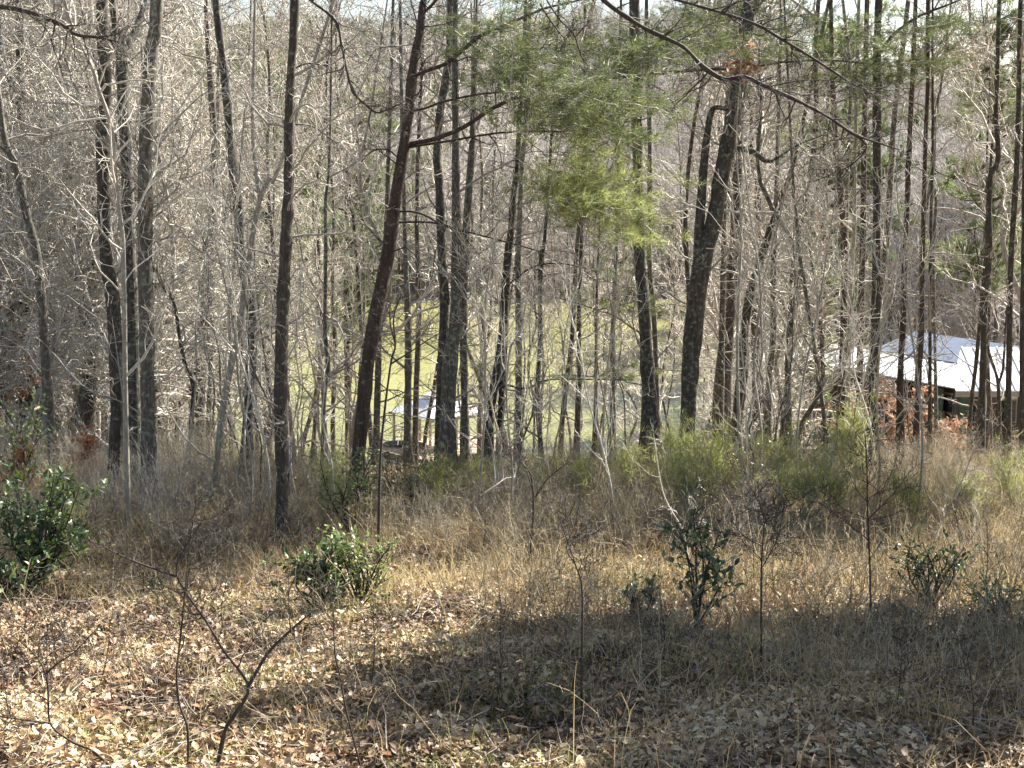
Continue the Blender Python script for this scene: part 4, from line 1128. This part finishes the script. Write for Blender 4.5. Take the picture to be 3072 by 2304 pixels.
g = np.random.default_rng(42)
cnt = 0; tries = 0
placed = []
while cnt < 150 and tries < 5000:
    tries += 1
    y = 27 + 62 * g.random() ** 1.2
    x = g.uniform(-.36, .37) * y
    a = x / y
    z = float(H(x, y))
    if z < LAKE_Z + .4: continue
    # keep the pavilion and the cabin readable
    win = -.215 < a < .125
    if -.082 < a < -.015 and g.random() < .93: continue
    if win and g.random() < .72: continue
    if a > .16 and (y > 38 or g.random() < .62): continue
    if a > .13 and g.random() < .6: continue
    if 0 < a < .12 and g.random() < .45: continue
    if a > .16 and y > 66: continue
    if any((x - p[0]) ** 2 + (y - p[1]) ** 2 < 1.6 for p in placed): continue
    placed.append((x, y)); 
    put((poles if win or a > .16 else slims)[cnt % 5], x, y, g.uniform(.8, 1.15), g.uniform(0, 6.28), 'slope_tree', 'slender bare tree among the many standing down the slope towards the lake', 'slender bare trees on the slope to the lake', tilt=(g.normal(0, .03), g.normal(0, .03)))
    cnt += 1
cnt = 0; tries = 0
while cnt < 110 and tries < 4000:
    tries += 1
    y = 24.5 + 40 * g.random() ** 1.3
    x = g.uniform(-.36, .37) * y; a = x / y
    if float(H(x, y)) < LAKE_Z + .4: continue
    if -.21 < a < .135 and g.random() < .93: continue
    if .06 < a < .15 and y < 34: continue
    if a > .15 and (y > 36 or g.random() < .9): continue
    put(unders[cnt % 5], x, y, g.uniform(.75, 1.3), g.uniform(0, 6.28), 'understory_tree', 'small crooked pale branched tree in the thicket beyond the brow', 'small crooked trees in the thicket', tilt=(g.normal(0, .08), g.normal(0, .08)))
    cnt += 1

# dry leaved beech saplings
def beech(label, px, py, dep, wpx, hpx, n, mat='beech'):
    s = dep / F
    c0 = P(px, py, dep); x, y = c0[0], c0[1]; gz = float(H(x, y)); base = np.array([x, y, gz])
    root = empty('beech_sapling', base, label, 'beech', 'brown leaved beeches')
    top = c0[2] + hpx * s / 2
    k = 6
    c = np.zeros((k, 4)); c[:, 0] = x + np.cumsum(rng.normal(0, .05, k)); c[:, 1] = y; c[:, 2] = np.linspace(gz - .1, top, k); c[:, 3] = np.linspace(.03, .006, k)
    c = spline(c, 16); T = Tubes().add(c[:, :3], c[:, 3], 6)
    t0 = max(.1, (c0[2] - hpx * s / 2 - gz) / (top - gz))
    a, ar = sprout(c[None, :, :3], c[None, :, 3], 26, t0, 1, wpx * s * .55, .01, 68, 5, .22, .05)
    b, br = sprout(a, ar, 5, .2, 1, wpx * s * .2, .005, 45, 3, .25, .03)
    T.add(a, ar, 4).add(b, np.maximum(br, .0025), 3)
    link('stem', T.mesh('stem', M['twig'], base), root)
    kk = n // len(b)
    pi = np.repeat(np.arange(len(b)), kk); t = rng.uniform(.1, 1, len(pi)) * 3; i = np.minimum(t.astype(int), 2); f = (t - i)[:, None]
    pos = b[pi, i] * (1 - f) + b[pi, i + 1] * f
    v, ff, ct = leaves_geo(pos, norm(rng.normal(size=pos.shape) + np.array([0, 0, -.5])), norm(rng.normal(size=pos.shape)), .10, .05, .3, .5)
    link('leaves', mesh_np('leaves', v - base, ff, ct, M[mat]), root)
beech('brown leaved beech hiding the cabin wall right of the black pine', 2700, 1270, 34, 220, 200, 1300)
beech('brown leaved beech low between the cabin posts', 2560, 1270, 33, 200, 180, 700)
beech('smaller brown leaved beech under the big white roof', 2830, 1340, 36, 200, 160, 800)
beech('brown leaved beech at the left edge behind the grey slanting trunk', 60, 1130, 28, 240, 170, 700)
beech('orange leaved sprig between the left trunks near the ground', 270, 1360, 22, 110, 70, 260, 'orange_leaf')
beech('rusty orange leaved bush high on the bank left of the right hand poles', 2440, 700, 48, 130, 100, 500, 'orange_leaf')
beech('orange and brown leaved bush near the ground at the left edge', 50, 1450, 20, 160, 120, 420, 'orange_leaf')
beech('curled pale brown leaf cluster near the oak top', 2270, 190, 22.5, 120, 70, 200)

# ------------------------------------------------------------------ brush: bare twiggy shrubs
def brush_lib(seed):
    g = np.random.default_rng(seed)
    n = 9
    st = np.zeros((n, 7, 3)); d = norm(np.stack([g.normal(0, .38, n), g.normal(0, .38, n), np.ones(n)], 1)); p = np.stack([g.normal(0, .12, n), g.normal(0, .12, n), np.full(n, -.05)], 1)
    for k in range(7):
        st[:, k] = p; d = norm(d + g.normal(size=d.shape) * .16); p = p + d * g.uniform(.2, .34, n)[:, None]
    rr = np.linspace(.009, .0025, 7)[None] * g.uniform(.6, 1.3, n)[:, None]
    T = Tubes().add(st, rr, 4)
    b, br = sprout(st, rr, 7, .15, 1, .6, .004, 45, 5, .28, .1, g=g)
    e, er = sprout(b, br, 3, .2, 1, .28, .0025, 45, 3, .35, .08, g=g)
    T.add(b, np.maximum(br, .0018), 3).add(e, np.maximum(er, .0016), 3)
    return T
brs = [brush_lib(300 + i).mesh('brush_stems', M[['twig', 'brush', 'twig_pale', 'brush'][i % 4]]) for i in range(8)]
cnt = 0
while cnt < 285:
    y = 15.5 + 10.5 * g.random() ** .8; x = g.uniform(-.35, .35) * y
    a = x / y
    if y > 19 and -.105 < a < -.02: continue
    if -.2 < a < .13 and y > 21 and g.random() < .5: continue
    if y < 17.5 and (a < -.02) and g.random() < .6: continue
    if -.06 < a < .1 and y < 19 and g.random() < .6: continue
    o = link('bare_shrub', brs[cnt % 8], None, (x, y, float(H(x, y))))
    s_ = g.uniform(.35, .9) * (.72 if a < -.16 else .58 if a < .13 else .62)
    o.scale = (s_, s_, s_); o.rotation_euler = (0, 0, g.uniform(0, 6.28))
    tag(o, 'leafless twiggy shrub in the tangle along the brow of the slope', 'shrub', 'leafless twiggy shrubs along the brow')
    cnt += 1

# thin whips: tall hair thin saplings along the brow
def whip_lib(seed):
    g = np.random.default_rng(seed)
    h = g.uniform(3.2, 5.2); k = 7
    c = np.zeros((k, 4)); c[:, 2] = np.linspace(-.1, h, k)
    c[1:, 0] = np.cumsum(g.normal(.02, .10, k - 1)); c[1:, 1] = np.cumsum(g.normal(0, .10, k - 1)); c[:, 3] = np.linspace(.017, .004, k)
    c = spline(c, 18)
    T = Tubes().add(c[:, :3], c[:, 3], 6)
    W = Tubes()
    a, ar = sprout(c[None, :, :3], c[None, :, 3], 16, .2, .98, 1.0, .006, 40, 6, .2, .15, g=g)
    b, br = sprout(a, ar, 4, .2, 1, .35, .0035, 42, 4, .3, .1, g=g)
    W.add(a, ar, 4).add(b, np.maximum(br, .0028), 3)
    return T, W
whips = []
for i in range(5):
    T, W = whip_lib(700 + i)
    mm = ('twig_pale', 'bark_pale', 'bark_dark', 'brush', 'bark_grey')[i]
    whips.append((T.mesh('stem', M[mm]), W.mesh('twigs', M['twig_pale' if i != 2 else 'twig'])))
gw = np.random.default_rng(4242)
for i in range(46):
    y = gw.uniform(17.5, 25.5); x = gw.uniform(-.2, .2) * y
    if -.105 < x / y < -.015: x = x - .1 * y
    if x / y > .08: x = x + .07 * y
    put(whips[i % 5], x, y, gw.uniform(.7, 1.15), gw.uniform(0, 6.28), 'whip_sapling', 'hair thin upright sapling rising from the brow in front of the slope', 'hair thin saplings on the brow', ('stem', 'twigs'), (gw.normal(0, .07), gw.normal(0, .09)))

# ------------------------------------------------------------------ far wooded hill: reads as one mass (stuff), instanced on points
def gn_scatter(name, pts, scales, rots, protos, kind_label, holder_seed=1):
    """one object whose points carry tree instances"""
    me = bpy.data.meshes.new(name)
    me.vertices.add(len(pts)); me.vertices.foreach_set('co', np.ascontiguousarray(pts, np.float32).ravel())
    at = me.attributes.new('sc', 'FLOAT', 'POINT'); at.data.foreach_set('value', np.ascontiguousarray(scales, np.float32))
    at = me.attributes.new('rz', 'FLOAT', 'POINT'); at.data.foreach_set('value', np.ascontiguousarray(rots, np.float32))
    at = me.attributes.new('pk', 'INT', 'POINT'); at.data.foreach_set('value', np.ascontiguousarray(rng.integers(0, len(protos), len(pts)), np.int32))
    me.update()
    o = link(name, me)
    tag(o, kind_label, kind='stuff')
    nt = bpy.data.node_groups.new(name + '_nodes', 'GeometryNodeTree')
    nt.interface.new_socket('Geometry', in_out='INPUT', socket_type='NodeSocketGeometry')
    nt.interface.new_socket('Geometry', in_out='OUTPUT', socket_type='NodeSocketGeometry')
    N = nt.nodes; Lk = nt.links
    gi = N.new('NodeGroupInput'); go = N.new('NodeGroupOutput')
    join = N.new('GeometryNodeJoinGeometry')
    def na(nm, ty):
        a = N.new('GeometryNodeInputNamedAttribute'); a.data_type = ty; a.inputs[0].default_value = nm; return a
    sc = na('sc', 'FLOAT'); rz = na('rz', 'FLOAT'); pk = na('pk', 'INT')
    cx = N.new('ShaderNodeCombineXYZ'); Lk.new(rz.outputs[0], cx.inputs[2])
    for i, pr in enumerate(protos):
        oi = N.new('GeometryNodeObjectInfo'); oi.inputs[0].default_value = pr
        ip = N.new('GeometryNodeInstanceOnPoints')
        cp = N.new('FunctionNodeCompare'); cp.data_type = 'INT'; cp.operation = 'EQUAL'
        Lk.new(pk.outputs[0], cp.inputs[2]); cp.inputs[3].default_value = i
        Lk.new(gi.outputs[0], ip.inputs['Points']); Lk.new(cp.outputs[0], ip.inputs['Selection'])
        Lk.new(oi.outputs['Geometry'], ip.inputs['Instance'])
        Lk.new(cx.outputs[0], ip.inputs['Rotation']); Lk.new(sc.outputs[0], ip.inputs['Scale'])
        Lk.new(ip.outputs[0], join.inputs[0])
    Lk.new(join.outputs[0], go.inputs[0])
    md = o.modifiers.new('scatter', 'NODES'); md.node_group = nt
    return o

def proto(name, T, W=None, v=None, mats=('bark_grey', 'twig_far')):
    """a joined tree mesh with two materials; stands on the hill itself"""
    vs = [np.concatenate(T.v)]; q = np.concatenate(T.q); fl = [q.ravel()]; ct = [np.full(len(q), 4)]; mi = [np.zeros(len(q), int)]
    n = T.n
    if W is not None:
        q2 = np.concatenate(W.q) + n; vs.append(np.concatenate(W.v)); fl.append(q2.ravel()); ct.append(np.full(len(q2), 4)); mi.append(np.ones(len(q2), int)); n += W.n
    if v is not None:
        k = len(v) // 3; vs.append(v); fl.append(np.arange(k * 3) + n); ct.append(np.full(k, 3)); mi.append(np.ones(k, int))
    me = mesh_np(name, np.concatenate(vs), np.concatenate(fl), np.concatenate(ct), None)
    for m_ in mats: me.materials.append(M[m_])
    me.polygons.foreach_set('material_index', np.concatenate(mi).astype(np.int32))
    return me

fars = []
for i in range(4):
    T, W = lib_tree('far', 400 + i)
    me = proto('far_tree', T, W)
    x, y = (-60 + 35 * i, 300 + 7 * i)
    o = link('far_tree', me, None, (x, y, float(H(x, y)))); tag(o, 'bare grey tree on the far wooded hillside', 'tree', 'bare trees on the far hillside')
    fars.append(o)
fpines = []
for i in range(2):
    T, v = pine_lib(500 + i)
    me = proto('far_pine', T, None, v, ('bark_pine', 'needle_far'))
    x, y = (-30 + 45 * i, 310 + 9 * i)
    o = link('far_pine', me, None, (x, y, float(H(x, y)))); tag(o, 'dull green pine on the far wooded hillside', 'pine', 'pines on the far hillside')
    fpines.append(o)

def scatter_area(n, test, xr=.42, y0=95, y1=500, p=1.0, g=g):
    out = []
    while len(out) < n:
        y = y0 + (y1 - y0) * g.random(4000) ** p; x = g.uniform(-xr, xr, 4000) * y
        z = H(x, y)
        ok = (z > LAKE_Z + .3) & test(x, y, z, g)
        for a, b, c in zip(x[ok], y[ok], z[ok]): out.append((a, b, c - .2))
    return np.array(out[:n])
pts = scatter_area(2500, lambda x, y, z, g: (y > 215) | ((x / y < -.15) & (y > 85)) | ((x / y > .14) & (y > 98)), y0=90)
pts2 = scatter_area(900, lambda x, y, z, g: (z < -11) & (y > 215), y0=215, y1=330)
pts = np.concatenate([pts, pts2]); fsc = np.concatenate([g.uniform(.75, 1.15, len(pts) - 900), g.uniform(.25, .5, 900)])
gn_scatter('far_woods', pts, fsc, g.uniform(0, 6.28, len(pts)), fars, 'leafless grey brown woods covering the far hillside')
def pine_test(x, y, z, g):
    return (y > 215) & (np.sin(x * .05 + 1.0) * np.cos(y * .035) + g.normal(0, .35, len(x)) > .1)
pts = scatter_area(560, pine_test, y0=215)
gn_scatter('far_pines', pts, g.uniform(.7, 1.1, len(pts)), g.uniform(0, 6.28, len(pts)), fpines, 'dull green pines scattered through the far woods')
# green pines nearer, on the bank at left and beyond the cabin
for k, (px, Yd, s_) in enumerate(((250, 50, .9), (470, 46, .85), (800, 54, .95), (1030, 60, .95), (90, 42, .8), (600, 58, 1.0), (2470, 46, .8), (2950, 50, .85), (140, 60, .8), (520, 66, .75), (560, 40, .45), (2950, 125, .9), (330, 95, 1.0), (2420, 58, .55), (60, 88, 1.1), (250, 105, 1.1), (420, 120, 1.15), (640, 48, .5), (760, 58, .55), (200, 52, .62), (1240, 236, .9), (1480, 238, 1.0), (2150, 240, 1.0), (2700, 120, .75), (1130, 236, .85), (30, 44, .5), (480, 90, 1.0), (150, 70, .9), (350, 75, .9), (2500, 110, .9), (2620, 120, 1.0), (2850, 105, .9), (3000, 115, 1.0), (2560, 150, 1.1), (2900, 160, 1.1), (90, 130, 1.2), (600, 110, 1.1), (1700, 239, .8), (1900, 245, 1.1), (2330, 262, 1.1))):
    x = (px - 1536) / F * Yd
    o = link('bank_pine', fpines[k % 2].data, None, (x, Yd, float(H(x, Yd)))); o.scale = (s_, s_, s_); o.rotation_euler = (0, 0, k * 1.3)
    tag(o, 'green pine crown half hidden behind the bare trees of the slope', 'pine', 'pines behind the bare trees of the slope')

# ------------------------------------------------------------------ pines just outside the frame on the sun side; they shade the foreground
shade = []
for i in range(2):
    T, v = pine_lib(520 + i, 17, .77, 14, bl=2.6)
    shade.append(proto('shade_pine', T, None, v, ('bark_pine', 'needle_far')))
for k, (x, y, s_) in enumerate(((9.8, 19.0, .6), (11.3, 19.2, .62), (12.8, 18.8, .6), (14.4, 19.3, .62), (16.0, 18.9, .62), (17.8, 19.4, .64), (9.0, 23.0, .5), (10.6, 23.3, .48), (13.2, 16.6, .5), (11.2, 15.9, .42), (8.4, 14.8, .42), (15.4, 16.2, .55), (17.2, 16.9, .6), (19.0, 16.0, .6), (20.0, 20.0, .7))):
    o = link('shade_pine', shade[k % 2], None, (x, y, float(H(x, y)))); o.scale = (s_, s_, s_); o.rotation_euler = (0, 0, k * 2.1)
    tag(o, 'pine standing just right of the view and shading the foreground', 'pine', 'pines to the right of the view')

# ------------------------------------------------------------------ leaf litter and grass (nobody could count these)
def litter(n, seed):
    g = np.random.default_rng(seed)
    y = 6.5 + 21 * g.random(n * 2) ** .9; x = g.uniform(-.37, .37, n * 2) * (y + 1)
    a = x / y
    dens = np.clip(1.0 - .25 * sst(-.05, .05, a) * sst(8, 11, y) - .5 * sst(15.5, 19, y), .12, 1)
    keep = g.random(n * 2) < dens; x = x[keep][:n]; y = y[keep][:n]
    m = len(x)
    z = H(x, y) + g.random(m) * .045 + .004
    az = g.uniform(0, 2 * np.pi, m)
    d = np.stack([np.cos(az), np.sin(az), g.normal(0, .28, m)], 1)
    nr = norm(np.stack([g.normal(0, .6, m), g.normal(0, .6, m), np.ones(m)], 1))
    L = .02 + .065 * g.random(m) ** 2.0; W = L * g.uniform(.4, .75, m)
    return leaves_geo(np.stack([x, y, z], 1), d, nr, L, W, .35, .35, g=g)
v, ff, ct = litter(200000, 11)
lo = link('leaf_litter', mesh_np('leaf_litter', v, ff, ct, M['litter'], smooth=False))
tag(lo, 'tan and brown fallen leaves carpeting the ground', kind='stuff')

def blades(n, seed, area, hr, wd, lean=.55):
    g = np.random.default_rng(seed)
    x, y = area(n, g); m = len(x)
    z = H(x, y)
    o = np.stack([x, y, z], 1)
    h = g.uniform(*hr, m)[:, None] * np.where((y > 19.5) & (x / y < .13), .42, 1.0)[:, None]
    ld = np.stack([g.normal(.15, 1, m), g.normal(-.1, 1, m), np.zeros(m)], 1) * lean
    d1 = norm(np.array([0, 0, 1.]) + ld * .4); d2 = norm(np.array([0, 0, .75]) + ld); d3 = norm(np.array([0, 0, .15]) + ld * 1.3)
    p1 = o + d1 * h * .4; p2 = p1 + d2 * h * .35; p3 = p2 + d3 * h * .3
    az = g.uniform(0, np.pi, m); s = np.stack([np.cos(az), np.sin(az), np.zeros(m)], 1) * wd / 2
    v = np.stack([o - s, o + s, p1 - s * .8, p1 + s * .8, p2 - s * .5, p2 + s * .5, p3], 1).reshape(-1, 3)
    b = (np.arange(m) * 7)[:, None]
    ff = np.concatenate([b + np.array([[0, 1, 3, 2, 2, 3, 5, 4]]), b + np.array([[4, 5, 6]])], 1)
    ct = np.tile([4, 4, 3], m)
    return v, ff.ravel(), ct
def area_straw(n, g):
    y = 8.0 + 20 * g.random(n * 3) ** .75; x = g.uniform(-.37, .37, n * 3) * (y + 1); a = x / y
    cl = np.sin(x * 2.3 + 1.5 * np.sin(y * 1.7)) * np.sin(y * 2.1 + x) * .5 + .5
    dens = np.clip(.10 + .75 * sst(13, 16, y) + .4 * sst(-.06, .06, a) * sst(10, 13, y) + .22 * sst(-.02, .12, a), 0, 1) * (.25 + .75 * cl)
    k = g.random(n * 3) < dens
    return x[k][:n], y[k][:n]
v, ff, ct = blades(175000, 21, area_straw, (.06, .34), .0045, .8)
so = link('dry_grass', mesh_np('dry_grass', v, ff, ct, M['straw']))
tag(so, 'straw coloured dry grass leaning over the slope', kind='stuff')
v, ff, ct = blades(5000, 23, area_straw, (.3, .75), .005, .5)
so = link('tall_dry_stalks', mesh_np('tall_dry_stalks', v, ff, ct, M['straw']))
tag(so, 'long pale dry stalks arching above the straw', kind='stuff')
def area_green(n, g):
    y = 9.0 + 17 * g.random(n * 4) ** .6; x = g.uniform(-.37, .37, n * 4) * (y + 1)
    cl = (np.sin(x * 1.1 + 2.2 * np.sin(y * .7) + 1) * np.sin(y * .9 + .6 * x) > .45) | ((y > 19) & (g.random(n * 4) < .4))
    return x[cl][:n], y[cl][:n]
v, ff, ct = blades(16000, 22, area_green, (.08, .3), .007)
so = link('green_grass', mesh_np('green_grass', v, ff, ct, M['green_grass']))
tag(so, 'yellow green grass tufts among the straw', kind='stuff')
def area_weeds(n, g):
    y = 7.5 + 9 * g.random(n * 4); x = g.uniform(-.37, .12, n * 4) * (y + 1)
    cl = np.sin(x * 2.1 + 1.7 * np.sin(y * 1.3)) * np.sin(y * 1.9 - .8 * x) > .3
    return x[cl][:n], y[cl][:n]
v, ff, ct = blades(16000, 24, area_weeds, (.03, .13), .006, .9)
so = link('litter_weeds', mesh_np('litter_weeds', v, ff, ct, M['green_grass']))
tag(so, 'short yellow green weeds poking through the leaf litter', kind='stuff')
# small fallen twigs
def twig_litter(n, seed):
    g = np.random.default_rng(seed)
    y = 7.5 + 17 * g.random(n); x = g.uniform(-.36, .36, n) * (y + 1)
    az = g.uniform(0, 2 * np.pi, n); p = np.stack([x, y, H(x, y) + g.uniform(.02, .08, n)], 1)
    out = np.zeros((n, 5, 3)); d = np.stack([np.cos(az), np.sin(az), g.normal(.05, .25, n)], 1)
    for k in range(5):
        out[:, k] = p; d = norm(d + g.normal(size=d.shape) * .22); d[:, 2] *= .6; p = p + d * g.uniform(.06, .16, n)[:, None]
    return Tubes().add(out, g.uniform(.002, .006, n)[:, None] * np.linspace(1, .4, 5)[None], 3)
to = link('twig_litter', twig_litter(2600, 5).mesh('twig_litter', M['twig']))
tag(to, 'little fallen twigs strewn over leaves and straw', kind='stuff')

# tangle of dead weed stems, one mass
def dead_stems(n, seed, y0, y1, fn):
    g = np.random.default_rng(seed)
    y = y0 + (y1 - y0) * g.random(n * 3); x = g.uniform(-.36, .36, n * 3) * y
    cl = np.sin(x * 1.7 + 1.9 * np.sin(y * 1.1)) * np.sin(y * 1.5 + .7 * x) * .5 + .5
    k = g.random(n * 3) < fn(x / y, y) * (.15 + .85 * cl)
    x = x[k][:n]; y = y[k][:n]; m = len(x)
    p = np.stack([x, y, H(x, y)], 1); d = norm(np.stack([g.normal(0, .4, m), g.normal(0, .4, m), np.ones(m)], 1))
    st = g.uniform(.05, .17, m)[:, None]
    out = np.zeros((m, 6, 3))
    for i in range(6):
        out[:, i] = p; d = norm(d + g.normal(size=d.shape) * .22 - np.array([0, 0, .05])); p = p + d * st
    rr = g.uniform(.0018, .0042, m)[:, None] * np.linspace(1, .35, 6)[None]
    T = Tubes().add(out, rr, 3)
    b, br = sprout(out, rr, 2, .3, 1, .22, .002, 48, 3, .3, .05, g=g)
    T.add(b, np.maximum(br, .0012), 3)
    return T
fn = lambda a, y: np.clip(.12 + .5 * sst(-.07, .05, a) * sst(10, 13, y) + .6 * sst(14.5, 17, y), 0, 1)
o = link('dead_weed_stems', dead_stems(7500, 61, 9.5, 23, fn).mesh('dead_weed_stems', M['brush']))
tag(o, 'tangle of pale dead weed stems across the litter and straw', kind='stuff')
o = link('brown_weed_stems', dead_stems(6000, 62, 10, 24, fn).mesh('brown_weed_stems', M['bark_grey']))
tag(o, 'tangle of dark brown dead weed stems among the straw', kind='stuff')

# nearest fallen leaves, each one a part of the ground
lm = []
for i in range(8):
    gg = np.random.default_rng(900 + i)
    v, ff, ct = leaves_geo(np.array([[-.055, 0, 0.]]), np.array([[1., 0, .12]]), np.array([[gg.normal(0, .2), gg.normal(0, .2), 1.]]), np.array([.095]), np.array([.05]), .35, .3, g=gg)
    m_ = M['litter'] if i % 3 else M['beech']
    lm.append(mesh_np('fallen_leaf', v, ff, ct, m_, smooth=False))
gg = np.random.default_rng(77)
for i in range(280):
    h = hit(gg.uniform(10, 3060) if i % 3 == 0 else gg.uniform(10, 1150), 2292 - 330 * gg.random() ** 1.3)
    o = link('fallen_leaf', lm[i % 8], ground, (h[0], h[1], h[2] + .05))
    o.rotation_euler = (gg.normal(0, .3), gg.normal(0, .3), gg.uniform(0, 6.28))
